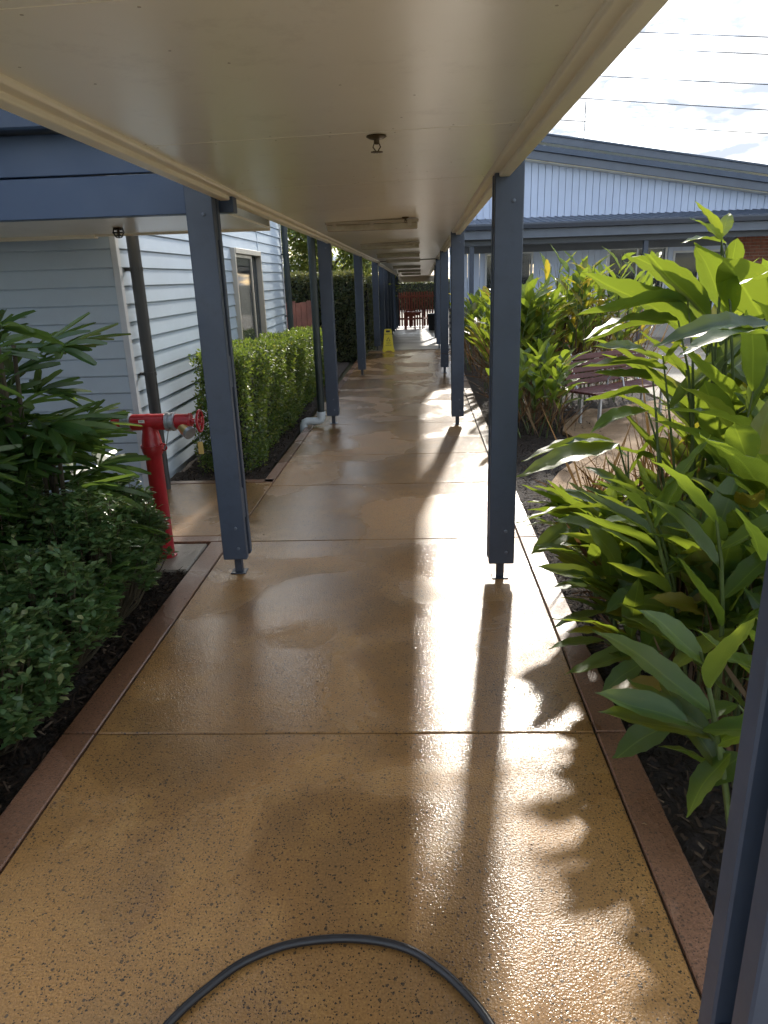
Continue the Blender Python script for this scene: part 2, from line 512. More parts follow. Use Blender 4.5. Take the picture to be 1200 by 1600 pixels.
def np_mesh(name, V, F, mat, smooth=False):
    """V (n,3), F (m,k) arrays -> mesh"""
    me = bpy.data.meshes.new(name)
    nf, k = F.shape
    me.vertices.add(len(V)); me.vertices.foreach_set('co', V.astype(np.float32).ravel())
    me.loops.add(nf * k); me.loops.foreach_set('vertex_index', F.astype(np.int32).ravel())
    me.polygons.add(nf)
    me.polygons.foreach_set('loop_start', (np.arange(nf) * k).astype(np.int32))
    me.polygons.foreach_set('loop_total', np.full(nf, k, np.int32))
    me.update(calc_edges=True)
    if smooth:
        me.shade_smooth()
    me.materials.append(M[mat] if isinstance(mat, str) else mat)
    return me

LEAF2 = (np.array([(0, 0, 0), (.5, .45, .12), (0, 1, -.05), (-.5, .45, .12)]), np.array([(0, 1, 2), (0, 2, 3)]))
LEAF6 = (np.array([(0, 0, 0), (.32, .28, .07), (.5, .62, .09), (0, 1, -.10), (-.5, .62, .09), (-.32, .28, .07), (0, .5, 0)]),
         np.array([(0, 1, 6), (1, 2, 6), (2, 3, 6), (3, 4, 6), (4, 5, 6), (5, 0, 6)]))
CHIP = (np.array([(-.5, 0, 0), (.5, 0, 0), (.42, 1, .1), (-.4, .9, .1), (0, .5, .22)]), np.array([(0, 1, 4), (1, 2, 4), (2, 3, 4), (3, 0, 4)]))

def unit(a):
    return a / np.maximum(np.linalg.norm(a, axis=1, keepdims=True), 1e-9)

def scatter(name, pos, dirs, ups, L, W, mat, tmpl=LEAF2, smooth=False):
    tv, tf = tmpl
    d = unit(dirs)
    x = unit(np.cross(d, ups) + 1e-6)
    z = np.cross(x, d)
    V = pos[:, None, :] + tv[None, :, 0:1] * (x * W[:, None])[:, None, :] + tv[None, :, 1:2] * (d * L[:, None])[:, None, :] + tv[None, :, 2:3] * (z * W[:, None])[:, None, :]
    N, k = len(pos), len(tv)
    F = (tf[None] + (np.arange(N) * k)[:, None, None]).reshape(-1, 3)
    return np_mesh(name, V.reshape(-1, 3), F, mat, smooth)

def rnd(n, a, b):
    return rng.uniform(a, b, n)

# ------------------------------------------------------------------ layout functions
def wx(y):                      # slight sideways drift of the walkway
    return 0.0115 * max(0.0, y - 3.5)
def zc(x, y):                   # underside of the walkway ceiling
    if y > 17.3:
        return 1.985 + .02 * (x + .3) - .0180 * (y - 17.3)
    return 2.105 + .02 * (x + .3) - .0068 * (y - 3.7)
def zf(y):                      # floor level (far ramp falls away)
    return 0.0 if y < 17.2 else -.0375 * (min(y, 42) - 17.2)

# ------------------------------------------------------------------ ground
xs = [-400, -120, -40, -15, -8, -5, -3, -1.6, -1.35, .70, .85, 3, 6, 10, 16, 40, 120, 400]
ys = [-300, -60, -10, -2, 3, 8, 13, 17.2, 22, 27, 32, 37, 42, 60, 150, 600]
gv = [(x, y, -.07 + zf(y)) for y in ys for x in xs]
nx = len(xs)
gf = [(j * nx + i, j * nx + i + 1, (j + 1) * nx + i + 1, (j + 1) * nx + i) for j in range(len(ys) - 1) for i in range(nx - 1)]
tag(MB().add(gv, gf).build('ground', 'ground'), kind='structure')

def bumpy_sheet(name, x0, x1, y0, y1, z, mat, amp=.02, step=.12):
    nx_, ny_ = max(2, int((x1 - x0) / step)), max(2, int((y1 - y0) / step))
    X, Y = np.meshgrid(np.linspace(x0, x1, nx_), np.linspace(y0, y1, ny_))
    Z = z + rng.normal(0, amp * .5, X.shape)
    V = np.stack([X, Y, Z], -1).reshape(-1, 3)
    i, j = np.meshgrid(np.arange(nx_ - 1), np.arange(ny_ - 1))
    a = (j * nx_ + i).ravel()
    F = np.stack([a, a + 1, a + nx_ + 1, a + nx_], 1)
    return tag(obj(name, np_mesh(name, V, F, mat, True)), kind='structure')
bumpy_sheet('garden_bed', -3.74, -1.395, .09, 4.40, -.035, 'mulch')
bumpy_sheet('garden_bed', -2.25, -1.36, 5.97, 17.2, -.035, 'mulch')
bumpy_sheet('garden_bed', .775, 3.32, .54, 17.0, -.035, 'mulch')

def chips(name, n, x0, x1, y0, y1, label, z=-.02, big=1.0):
    pos = np.stack([rnd(n, x0, x1), rnd(n, y0, y1), rnd(n, z - .01, z + .02)], 1)
    d = np.stack([rnd(n, -1, 1), rnd(n, -1, 1), rnd(n, -.25, .35)], 1)
    up = np.stack([rnd(n, -.5, .5), rnd(n, -.5, .5), np.ones(n)], 1)
    o = obj(name, scatter(name, pos, d, up, rnd(n, .010, .050) * big, rnd(n, .004, .012) * big, 'chip', CHIP))
    tag(o, label, 'mulch', kind='stuff')
chips('mulch_chips', 9000, -2.1, -1.41, 1.2, 3.95, 'dark bark mulch under the palms left of the walkway')
chips('mulch_chips', 5000, -2.18, -1.37, 5.97, 9.5, 'dark bark mulch along the foot of the clipped hedge')
chips('mulch_chips', 11000, .79, 1.9, 1.0, 5.2, 'dark bark mulch under the large ginger plant')
chips('mulch_chips', 6000, .85, 2.0, 5.2, 9.5, 'dark bark mulch between walkway and curved garden path')

# ------------------------------------------------------------------ walkway
walk = empty('walkway', (0, 0, 0), kind='structure')
cuts = [-1.6, 2.307, 4.415, 5.75, 6.8, 8.35, 10.0, 11.2, 13.1, 15.1, 17.17]
LJ, LO, RJ, RO = -1.262, -1.398, .657, .778
def lx(y): return LJ + wx(y)
def strip(x0, x1, y0, y1, mat, name, parent, top=0.0, g=.004, tilt=0.0):
    p = []
    for z in (-.06, top):
        for (x, y) in ((x0, y0), (x1, y0), (x1, y1), (x0, y1)):
            sx = g if x == x0 else -g
            sy = g if y == y0 else -g
            p.append((x + wx(y) + sx, y + sy, z + zf(y)))
    return MB().hexa(p).build(name, mat, parent, bevel=.004)
for a, b in zip(cuts[:-1], cuts[1:]):
    strip(LJ, RJ, a, b, 'slab', 'slab', walk, g=.0035)
for a, b in zip(cuts[:-1], cuts[1:]):
    strip(RJ, RO, a, b, 'border', 'border_strip', walk, .003)
for a, b in ((-1.6, 2.307), (2.307, 4.415), (5.87, 8.35), (8.35, 11.2), (11.2, 13.1), (13.1, 15.1), (15.1, 17.17)):
    strip(LO + (.04 if a > 5 else 0), LJ, a, b, 'border', 'border_strip', walk, .003)
base = MB().hexa([(LO + .05, -1.6, -.05), (RO - .05, -1.6, -.05), (RO - .05 + wx(17), 17.15, -.05), (LO + .05 + wx(17), 17.15, -.05),
                  (LO + .05, -1.6, -.012), (RO - .05, -1.6, -.012), (RO - .05 + wx(17), 17.15, -.012), (LO + .05 + wx(17), 17.15, -.012)])
base.build('joint_bed', 'joint', walk)
# side path to the left
strip(-4.5, LJ, 4.535, 5.865, 'slab', 'side_slab', walk, .001)
strip(-4.5, LJ - .0, 4.418, 4.532, 'border', 'border_strip', walk, .003)
strip(-2.19, LJ, 5.868, 5.965, 'border', 'border_strip', walk, .003)
# far ramp in grey concrete
ramp_ys = [17.2, 20.5, 24, 27.5, 31, 35, 42]
for a, b in zip(ramp_ys[:-1], ramp_ys[1:]):
    strip(-1.6, 1.25, a, b, 'greycon', 'ramp_slab', walk, .002)
MB().box(-1.3 + wx(17), .78 + wx(17), 17.155, 17.205, -.05, .012).build('threshold_strip', 'greycon', walk, bevel=.003)
tag(MB().box(-9, 16, -9, -1.605, -.06, -.004).build('bounce_paving', 'bounce_paving'), kind='structure')  # unseen paving around the camera, added to bounce light onto the ceiling
tag(MB().box(-9, -1.41, -1.6, .10, -.06, -.005).build('bounce_paving', 'bounce_paving'), kind='structure')
tag(MB().box(.785, 16, -1.6, .55, -.06, -.005).build('bounce_paving', 'bounce_paving'), kind='structure')
tag(MB().box(3.3, 16, .555, 16.9, -.06, -.012).build('bounce_courtyard', 'bounce_paving'), kind='structure')  # paving past the bench, widened and paled to bounce sun onto the ceiling
tag(MB().box(-9, 12, 38.2, 57, -.95, -.80).build('rear_yard', 'bounce_paving'), kind='structure')
tag(MB().box(-1.95, -1.405, 3.95, 4.412, -.10, -.006).build('hydrant_pad', 'greycon', bevel=.01), kind='structure')

# curved garden path on the right
curve = [(1.75, 4.52), (1.45, 4.62), (1.22, 4.76), (1.08, 4.93), (1.03, 5.15), (1.05, 5.42), (1.12, 5.72), (1.24, 6.02), (1.42, 6.33), (1.60, 6.62), (1.70, 6.95), (1.66, 7.30), (1.60, 7.7), (1.75, 8.3), (2.2, 9.0)]
gp = empty('garden_path', (0, 0, 0), kind='structure')
inner = []
for i, (x, y) in enumerate(curve):
    a, b = Vector(curve[max(i - 1, 0)]), Vector(curve[min(i + 1, len(curve) - 1)])
    t = (b - a).normalized(); nrm = Vector((t.y, -t.x))
    inner.append((x + nrm.x * .125, y + nrm.y * .125))
for i in range(len(curve) - 1):
    (a, b), (c, d) = (curve[i], curve[i + 1]), (inner[i], inner[i + 1])
    MB().hexa([(*a, -.06), (*c, -.06), (*d, -.06), (*b, -.06), (*a, .004), (*c, .004), (*d, .004), (*b, .004)]).build('path_edging', 'pathcon', gp, bevel=.003)
outl = [(x + .006, y) for x, y in inner] + [(3.29, 9.6), (3.29, 4.4)]
MB().prism(outl, 'z', -.06, -.002).build('path_surface', 'pathcon', gp)

# ------------------------------------------------------------------ walkway roof
def roof_section(y0, y1, name, label, trims=True, n0=None):
    rf = empty(name, (-.3, y0, zc(-.3, y0)), label, 'roof')
    L = rf.location
    def put(mb, nm, mat, **k):
        o = mb.build(nm, mat, rf, **k); o.location = (-L.x, -L.y, -L.z); return o
    XL, XR = -1.0, .462
    pitch = 1.245
    js, y = [], 1.418 - 6 * pitch
    while y < y1 + pitch:
        js.append(y); y += pitch
    js = [y0] + [j for j in js if y0 + .1 < j < y1 - .1] + [y1]
    for a, b in zip(js[:-1], js[1:]):
        p = []
        for dz in (0, .012):
            for (x, yy) in ((XL + .03, a + .0034), (XR - .03, a + .0034), (XR - .03, b - .0034), (XL + .03, b - .0034)):
                X = x + wx(yy); p.append((X, yy, zc(X, yy) + dz))
        put(MB().hexa(p), 'ceiling_panel', 'ceiling')
    put(MB().hexa([(x + wx(yy), yy, zc(x, yy) + dz) for dz in (.030, .045) for (x, yy) in ((XL + .02, y0), (XR - .02, y0), (XR - .02, y1), (XL + .02, y1))]), 'ceiling_batten', 'joint')
    # stepped cornice on both sides
    prof = [(0, .17), (0, -.034), (.046, -.034), (.05, -.030), (.05, -.016), (.086, -.016), (.094, -.008), (.094, .013), (.02, .013), (.02, .17)]
    nseg = max(2, int((y1 - y0) / 4))
    for side in (-1, 1):
        mb = MB()
        rows = []
        for i in range(nseg + 1):
            yy = y0 + (y1 - y0) * i / nseg
            row = []
            for (u, dz) in prof:
                X = (XL + u if side < 0 else XR - u) + wx(yy)
                row.append((X, yy, zc(X, yy) + dz))
            rows.append(row)
        n = len(prof)
        vv = [v for r in rows for v in r]
        ff = [(i * n + j, i * n + (j + 1) % n, (i + 1) * n + (j + 1) % n, (i + 1) * n + j) for i in range(nseg) for j in range(n)]
        ff += [tuple(range(n)), tuple(reversed(range(nseg * n, nseg * n + n)))]
        put(mb.add(vv, ff), 'edge_trim', 'trim', bevel=.002)
    # roof sheet on top
    put(MB().hexa([(x + wx(yy), yy, zc(-.3, yy) + .172 + dz) for dz in (0, .03) for (x, yy) in ((-1.16, y0), (.535, y0), (.535, y1), (-1.16, y1))]), 'roof_sheet', 'roofmetal')
    # nail heads along the joints
    mb = MB()
    for j in js[1:-1]:
        for k in range(7):
            for s in (-.035, .035):
                x = XL + .12 + k * .205 + random.uniform(-.012, .012) + wx(j)
                yy = j + s + random.uniform(-.006, .006)
                mb.lathe([(.0038, .0005), (.0036, -.0007)], (x, yy, zc(x, yy)), seg=6)
    for j in js[:-1]:
        for k in range(9):
            x = XL + .15 + random.random() * 1.15 + wx(j); yy = j + random.random() * 1.2
            if yy < y1 - .1:
                mb.lathe([(.0038, .0005), (.0036, -.0007)], (x, yy, zc(x, yy)), seg=6)
    o = put(mb, 'nail_heads', 'clip'); o['kind'] = 'stuff'
    return rf
roof_near = roof_section(-.45, 17.28, 'walkway_roof', 'long flat walkway roof with cream sheet ceiling and stepped cornice')
roof_far = roof_section(17.32, 36.0, 'walkway_roof', 'lower sloping walkway roof at the far end before the picket gate')
o = MB().box(-1.15 + wx(36), .72 + wx(36), 35.6, 35.7, zc(0, 35.6) - .26, zc(0, 35.6) + .02).build('end_bulkhead', 'trim', roof_far)
o.location = -roof_far.location

# ------------------------------------------------------------------ posts
PW, PD = .139, .14
def post_meshes():
    d = {}
    d['front_board'] = MB().box(-PW / 2, PW / 2, 0, .046, .105, 2.27).mesh('post_front_board', 'post', bevel=.004)
    d['back_board'] = MB().box(-PW / 2, PW / 2, .094, PD, .105, 2.27).mesh('post_back_board', 'post', bevel=.004)
    d['stub'] = MB().box(-.021, .021, .049, .091, .006, .62).mesh('post_stub', 'steel', bevel=.003)
    d['base_plate'] = MB().box(-.045, .045, .03, .11, 0.0005, .007).mesh('post_base_plate', 'steel', bevel=.002)
    d['bolt'] = MB().lathe([(.0, 0), (.010, -.001), (.010, -.004), (.006, -.006), (0, -.0065)], (0, 0, 0), (0, 1, 0), 8).mesh('post_bolt', 'bolt')
    return d
PM = post_meshes()
SPM = [MB().box(-PW / 2 + .006, PW / 2 - .006, .0465, .0935, a, b).mesh('post_spacer', 'post', bevel=.003) for a, b in ((.34, .52), (1.10, 1.27), (1.86, 2.26))]
SLOTM = [MB().box(-.004, .004, .0465, .0935, a, b).mesh('post_web', 'slot') for a, b in ((.11, .34), (.52, 1.10), (1.27, 1.86))]
def post(x, y, label, z=0.0, cat='post', rz=0.0, group='blue posts of the covered walkway'):
    e = empty('walkway_post', (x, y, z), label, cat, group, rz=rz)
    for k in ('front_board', 'back_board', 'stub', 'base_plate'):
        obj(k, PM[k], e)
    for s in SPM: obj('spacer', s, e)
    for s in SLOTM: obj('web', s, e)
    for (bx, bz) in ((.02, .30), (.025, .175), (.02, 1.98)):
        obj('bolt', PM['bolt'], e, (bx, -.0005, bz))
    return e
posts = [(-1.068, 3.83, 'blue post beside the red hydrant where the side canopy meets the walkway'),
         (-.98, 8.35, 'blue post beside the dark downpipe with pale elbow, left of walkway'),
         (-.93, 12.74, 'blue post at the far end of the low clipped hedge'),
         (-.87, 17.22, 'blue post just left of the yellow wet floor sign'),
         (.468, 3.71, 'large blue post in the path of sunlight, in front of the ginger'),
         (.487, 8.12, 'second blue post on the right, its shadow slanting to the left'),
         (.539, 12.80, 'third blue post on the right, with a thin pipe at its foot'),
         (.60, 17.26, 'fourth blue post on the right, at the grey threshold'),
         (.52, .735, 'close blue-grey post with a long dark slot cropped by the right edge')]
for x, y, lb in posts:
    post(x, y, lb)
far = [(-.845, 20.0, 'first'), (-.83, 22.3, 'second'), (-.81, 24.6, 'third'), (-.79, 26.9, 'fourth'), (-.77, 29.4, 'fifth'), (-.75, 31.8, 'sixth'), (-.73, 34.2, 'seventh')]
for x, y, lb in far:
    post(x, y, lb + ' blue post of the close row behind the yellow sign', zf(y)).scale = (1, 1, 1.06)
for x, y, lb in ((.66, 20.4, 'first'), (.74, 23.7, 'second')):
    post(x, y, lb + ' far blue post on the right past the threshold', zf(y)).scale = (1, 1, 1.04)

# ------------------------------------------------------------------ ceiling lights, sprinklers
def batten_light(y, label):
    x = -.35 + wx(y)
    e = empty('ceiling_light', (x, y, zc(x, y)), label, 'light', 'batten lights under the walkway ceiling')
    MB().box(-.375, .375, -.062, .062, -.026, -.0005).build('housing', 'clip', e, bevel=.006)
    MB().prism([(-.058, -.027), (.058, -.027), (.044, -.074), (-.044, -.074)], 'x', -.365, .365).build('diffuser', 'diffuser', e, bevel=.008)
    for cx in (-.30, 0, .30):
        for s in (-1, 1):
            MB().box(cx - .016, cx + .016, *(sorted((s * .060, s * .066))), -.05, -.008).build('clip', 'clip', e, bevel=.002)
    return e
for y, lb in ((6.15, 'nearest'), (9.6, 'second'), (13.0, 'third'), (16.4, 'fourth'), (20.2, 'fifth'), (24.5, 'sixth'), (29, 'seventh')):
    batten_light(y, lb + ' dusty unlit batten light in line along the walkway ceiling')

def sprinkler(x, y, z, label, s=1.0):
    e = empty('sprinkler_head', (x, y, z), label, 'sprinkler', 'sprinklers under the ceilings')
    MB().lathe([(.034 * s, -.0005), (.036 * s, -.004), (.026 * s, -.010), (.012 * s, -.014)], seg=18).build('rosette', 'oldbrass', e, smooth=True)
    MB().lathe([(.009 * s, -.012), (.010 * s, -.024), (.006 * s, -.028)], seg=10).build('body', 'oldbrass', e, smooth=True)
    mb = MB()
    for sg in (-1, 1):
        mb.tube([(sg * .008 * s, 0, -.024 * s), (sg * .013 * s, 0, -.036 * s), (sg * .003 * s, 0, -.050 * s)], .0022 * s, 6)
    mb.build('yoke', 'oldbrass', e)
    mb = MB()
    for k in range(12):
        a = 2 * math.pi * k / 12
        mb.box(-.002, .002, .004, .021 * s, -.053 * s, -.0505 * s)
        for i in range(8):
            v = mb.v[-8 + i]
            mb.v[-8 + i] = (v[0] * math.cos(a) - v[1] * math.sin(a), v[0] * math.sin(a) + v[1] * math.cos(a), v[2])
    mb.lathe([(.010 * s, -.0505 * s), (.010 * s, -.054 * s)], seg=10)
    mb.build('deflector', 'oldbrass', e)
    return e
sprinkler(-.117, 2.73, zc(-.117, 2.73), 'bronze sprinkler head hanging from the near walkway ceiling', 1.0)
sprinkler(-.05, 6.0, zc(-.05, 6.0), 'small sprinkler beside the right end of the nearest batten light', .8)

# ------------------------------------------------------------------ side canopy (left)
can = empty('side_canopy', (-2.5, 4.0, 2.0), 'blue beamed side canopy with pale ceiling meeting the walkway from the left', 'canopy')
def cput(mb, nm, mat, **k):
    o = mb.build(nm, mat, can, **k); o.location = (2.5, -4.0, -2.0); return o
cput(MB().box(-6.0, -.93, 3.985, 4.075, 1.998, 2.195), 'beam', 'beam', bevel=.003)
cput(MB().box(-6.0, -1.18, 3.995, 4.06, 2.205, 2.40), 'upper_fascia', 'beam', bevel=.003)
cput(MB().box(-6.0, -1.18, 3.90, 5.6, 2.42, 2.47), 'roof_sheet', 'darkfascia')
cput(MB().box(-6.0, -1.18, 3.82, 3.90, 2.395, 2.50), 'gutter', 'darkfascia', bevel=.01)
for i, (a, b) in enumerate(((-6, -3.6), (-3.597, -2.4), (-2.397, -1.02))):
    cput(MB().box(a, b, 4.078, 5.46, 2.010, 2.022), 'ceiling_panel', 'ceiling')
cput(MB().box(-6, -2.30, 5.43, 5.50, 1.985, 2.03), 'cornice', 'trim', bevel=.004)
cput(MB().box(-2.297, -1.02, 5.445, 5.475, 1.995, 2.20), 'cornice', 'trim', bevel=.004)
e = empty('caged_sprinkler', (-1.9, 4.87, 2.009), 'black caged sprinkler under the side canopy near the dark downpipe', 'sprinkler')
mb = MB()
for rr, zz in ((.03, -.012), (.036, -.03), (.026, -.05)):
    mb.torus((0, 0, zz), (0, 0, 1), rr, .003, 16, 6)
mb.build('guard_rings', 'black', e)
mb = MB()
for k in range(6):
    a = k * math.pi / 3
    mb.tube([(.03 * math.cos(a), .03 * math.sin(a), 0), (.037 * math.cos(a), .037 * math.sin(a), -.03), (.02 * math.cos(a), .02 * math.sin(a), -.058), (0, 0, -.062)], .0028, 6)
mb.build('guard_wires', 'black', e)
MB().lathe([(.03, -.0005), (.02, -.008), (.009, -.012), (.008, -.04), (.014, -.042), (.014, -.046)], seg=12).build('head', 'oldbrass', e)

# ------------------------------------------------------------------ weatherboard house (left)
hs = empty('weatherboard_house', (-2.22, 5.6, 0), 'pale blue weatherboard house with dark window behind the clipped hedge', 'house')
HX, HY = -2.22, 5.6
def hput(mb, nm, mat, par=None, **k):
    o = mb.build(nm, mat, par or hs, **k)
    if par is None:
        o.location = (-HX, -HY, 0)
    return o
EX = .135
hput(MB().box(-8, HX - .02, HY + .02, HY + .12, -.1, 2.9), 'front_wall_core', 'whiteboard')
WY0, WY1, WZ0, WZ1 = 9.18, 10.72, .72, 2.02
mb = MB()
mb.box(HX - .12, HX - .02, HY + .125, WY0, -.1, 2.9).box(HX - .12, HX - .02, WY1, 12.72, -.1, 2.9).box(HX - .12, HX - .02, WY0, WY1, -.1, WZ0).box(HX - .12, HX - .02, WY0, WY1, WZ1, 2.9)
hput(mb, 'side_wall_core', 'whiteboard')
hput(MB().box(-8, -3.75, .6, HY + .02, -.1, 2.9), 'added_shade_wall', 'whiteboard')  # unseen wall added to keep sky light off the front boards
hput(MB().box(-8, HX - .12, 12.62, 12.72, -.1, 2.9), 'rear_wall_core', 'whiteboard')
nb = 21
cache = {}
def board_mesh(length, along):
    key = (round(length, 3), along)
    if key not in cache:
        # profile: thick lower edge, thin upper edge
        pr = [(0.0, 0.0), (.022, 0.0), (.024, .003), (.012, EX - .009), (.001, EX - .008), (.001, EX - .001), (0, EX - .001)]
        if along == 'y':
            cache[key] = MB().prism(pr, 'y', 0, length)
            me = MB(); n = len(pr)
            vv = [(u, 0, w) for u, w in pr] + [(u, length, w) for u, w in pr]
        else:
            n = len(pr)
            vv = [(0, -u, w) for u, w in pr] + [(length, -u, w) for u, w in pr]
        ff = [tuple(range(n)), tuple(range(2 * n - 1, n - 1, -1))] + [(i, i + n, (i + 1) % n + n, (i + 1) % n) for i in range(n)]
        cache[key] = MB().add(vv, ff).mesh('weatherboard', 'whiteboard')
    return cache[key]
for i in range(nb):
    z = .03 + i * EX
    obj('weatherboard', board_mesh(5.7, 'x'), hs, (-5.7 - .035, .019, z))
    zz0, zz1 = z, z + EX
    if zz1 > WZ0 and zz0 < WZ1:
        segs = [(HY + .04, WY0 - .03), (WY1 + .09, 12.70)]
    else:
        segs = [(HY + .04, WY1 + .06), (WY1 + .09, 12.70)]
    for a, b in segs:
        obj('weatherboard', board_mesh(b - a, 'y'), hs, (-.019, a - HY, z))
hput(MB().box(HX - .045, HX + .004, HY - .006, HY + .052, -.05, 2.88), 'corner_board', 'cornerboard', bevel=.003)
hput(MB().box(HX - .02, HX + .006, WY1 + .062, WY1 + .088, -.03, 2.88), 'joint_strip', 'whiteboard', bevel=.002)
hput(MB().box(HX - .02, HX + .010, 12.702, 12.76, -.05, 2.88), 'corner_board', 'cornerboard', bevel=.003)
# window
wnd = hput(MB().box(HX - .02, HX + .055, WY0 - .03, WY0 + .02, WZ0 - .03, WZ1 + .03).box(HX - .02, HX + .055, WY1 - .02, WY1 + .03, WZ0 - .03, WZ1 + .03)
           .box(HX - .02, HX + .060, WY0 + .02, WY1 - .02, WZ1 - .03, WZ1 + .034).box(HX - .02, HX + .060, WY0 + .02, WY1 - .02, WZ0 - .035, WZ0 + .02), 'window', 'alu', bevel=.003)
SYM = 10.22
MB().box(HX - .01, HX + .022, WY0 + .022, WY0 + .062, WZ0 + .022, WZ1 - .032).box(HX - .01, HX + .022, SYM - .03, SYM + .02, WZ0 + .022, WZ1 - .032)\
    .box(HX - .01, HX + .022, WY0 + .064, SYM - .032, WZ1 - .075, WZ1 - .032).box(HX - .01, HX + .022, WY0 + .064, SYM - .032, WZ0 + .022, WZ0 + .06).build('sash', 'alu', wnd, bevel=.002)
MB().box(HX + .000, HX + .005, WY0 + .064, SYM - .032, WZ0 + .062, WZ1 - .077).build('pane', 'glass', wnd)
MB().box(HX - .030, HX - .025, SYM + .022, WY1 - .022, WZ0 + .022, WZ1 - .032).build('pane', 'glass', wnd)
MB().box(HX - .075, HX - .070, WY0 + .02, WY1 - .02, WZ1 - .23, WZ1 - .03).build('blind', 'blind', wnd)
# wavy curtain
cv, cf = [], []
NC = 90
for i in range(NC + 1):
    yy = WY0 + (WY1 - WY0) * i / NC
    xx = HX - .14 + .018 * math.sin(i * 1.1) + .008 * math.sin(i * .47 + 1)
    cv += [(xx, yy, WZ0 - .05), (xx, yy, WZ1 + .02)]
    if i: cf.append((2 * i - 2, 2 * i, 2 * i + 1, 2 * i - 1))
MB().add(cv, cf).build('curtain', 'curtain', wnd, smooth=True)
MB().box(HX - .5, HX - .45, WY0 - .3, WY1 + .3, .2, 2.6).build('dark_backing', 'dark', wnd)  # near-black sheet, the room's darkness put into its colour
# roof over the house
hput(MB().prism([(HY + .02, 2.92), (12.75, 2.92), (9.2, 4.3)], 'x', -8.2, HX + .10), 'roof', 'roofmetal')
hput(MB().box(HX + .03, HX + .11, HY + .02, 12.76, 2.80, 2.915), 'gutter', 'gutter', bevel=.01)

def downpipe(name, label, x, y, z0, z1, r, mat, brackets=()):
    e = empty(name, (x, y, z0), label, 'downpipe')
    MB().tube([(0, 0, 0), (0, 0, z1 - z0)], r, 16).build('pipe', mat, e, smooth=True)
    for b in brackets:
        m_ = MB(); m_.lathe([(r + .004, b - .015), (r + .004, b + .015)], seg=16)
        m_.box(-r - .05, -r, -.012, .012, b - .012, b + .012)
        m_.build('bracket', mat, e)
    return e
downpipe('downpipe', 'dark grey downpipe at the near corner of the weatherboard house', -2.135, 5.73, -.03, 2.42, .047, 'pipe', (1.0, 1.80))
downpipe('downpipe', 'dark downpipe at the far corner of the weatherboard house', -2.13, 12.66, -.03, 2.80, .05, 'pipegreen', (1.1, 2.1))
dp = downpipe('downpipe', 'dark downpipe beside a blue post ending in a pale elbow', -1.105, 8.27, .13, 2.16, .042, 'pipegreen', ())
pts = [(0, 0, .02), (0, 0, -.02), (-.012, -.004, -.052), (-.045, -.006, -.065), (-.17, -.012, -.062), (-.20, -.015, -.075), (-.212, -.017, -.11), (-.213, -.018, -.20)]
MB().tube(pts, [.049, .049, .046, .044, .044, .046, .046, .046], 14).build('elbow', 'pvc', dp, smooth=True)
MB().lathe([(.052, -.0), (.052, .045)], seg=16).build('collar', 'pvc', dp, smooth=True)

# ------------------------------------------------------------------ fire hydrant
hy = empty('fire_hydrant', (-1.612, 4.2, -.006), 'red fire hydrant standpipe with handwheel valve and brass tag', 'hydrant')
MB().lathe([(.064, 0), (.064, .010), (.051, .014), (.050, .66), (.056, .67), (.064, .69), (.066, .72), (.060, .735), (.058, .76), (.052, .79), (.047, .81), (.047, .855)], seg=28).build('standpipe', 'red', hy, smooth=True)
MB().lathe([(.069, .712), (.069, .728)], seg=28).build('flange_ring', 'red', hy, smooth=True)
MB().lathe([(.045, -.105), (.049, -.10), (.049, -.02), (.052, 0), (.049, .02), (.049, .10), (.045, .105)], (0, 0, .868), (1, 0, 0), 24).build('tee', 'red', hy, smooth=True)
for s in (1, -1):
    MB().lathe([(.050, .105), (.057, .108), (.057, .128), (.050, .130), (.050, .142), (.057, .144), (.057, .160), (.048, .164)], (0, 0, .868), (s, 0, 0), 24).build('coupling', 'galv', hy, smooth=True)
    if s < 0:
        MB().lathe([(.046, .164), (.05, .17), (.05, .215), (.03, .23)], (0, 0, .868), (s, 0, 0), 24).build('blank_cap', 'red', hy, smooth=True)
        continue
    v = MB().lathe([(.042, .164), (.046, .168), (.046, .245), (.050, .248), (.050, .258), (.040, .262), (.018, .266), (.016, .28)], (0, 0, .868), (s, 0, 0), 24).build('valve', 'red', hy, smooth=True)
    MB().tube([(s * .265, 0, .868), (s * .318, 0, .868)], .009, 10).build('valve_stem', 'galv', v, smooth=True)
    MB().tube([(s * .20, 0, .85), (s * .225, -.025, .825), (s * .255, -.045, .805)], [.036, .038, .038], 18).build('outlet', 'brass', v, smooth=True)
    MB().lathe([(.041, 0), (.041, .022)], (s * .246, -.038, .812), (s * .65, -.42, -.44), 18).build('outlet_cap', 'galv', v, smooth=True)
    hw = MB().torus((s * .312, 0, .868), (1, 0, 0), .062, .0085, 30, 8)
    for k in range(5):
        a = 2 * math.pi * k / 5 + .3
        hw.tube([(s * .312, 0, .868), (s * .312, .06 * math.cos(a), .868 + .06 * math.sin(a))], .0055, 6)
    hw.lathe([(.014, -.01), (.014, .01)], (s * .312, 0, .868), (1, 0, 0), 10)
    hw.build('handwheel', 'red', hy, smooth=True)
    lug = MB().torus((s * .072, -.012, .715), (.1, 1, .2), .021, .0055, 18, 6)
    lug.build('chain_lug', 'red', hy, smooth=True)
    MB().tube([(s * .078, -.02, .70), (s * .10, -.03, .735), (s * .115, -.03, .79), (s * .12, -.02, .82)], .0035, 6).build('chain', 'galv', hy)
MB().box(.285, .318, -.010, -.006, .665, .742).build('tag', 'tag', hy, bevel=.002)
MB().tube([(.30, -.008, .742), (.302, -.004, .775), (.306, 0, .806)], .0018, 5).build('tag_wire', 'galv', hy)
MB().box(-.045, -.008, -.0515, -.0485, .873, .890).build('label_plate', 'white', hy)
mb = MB()
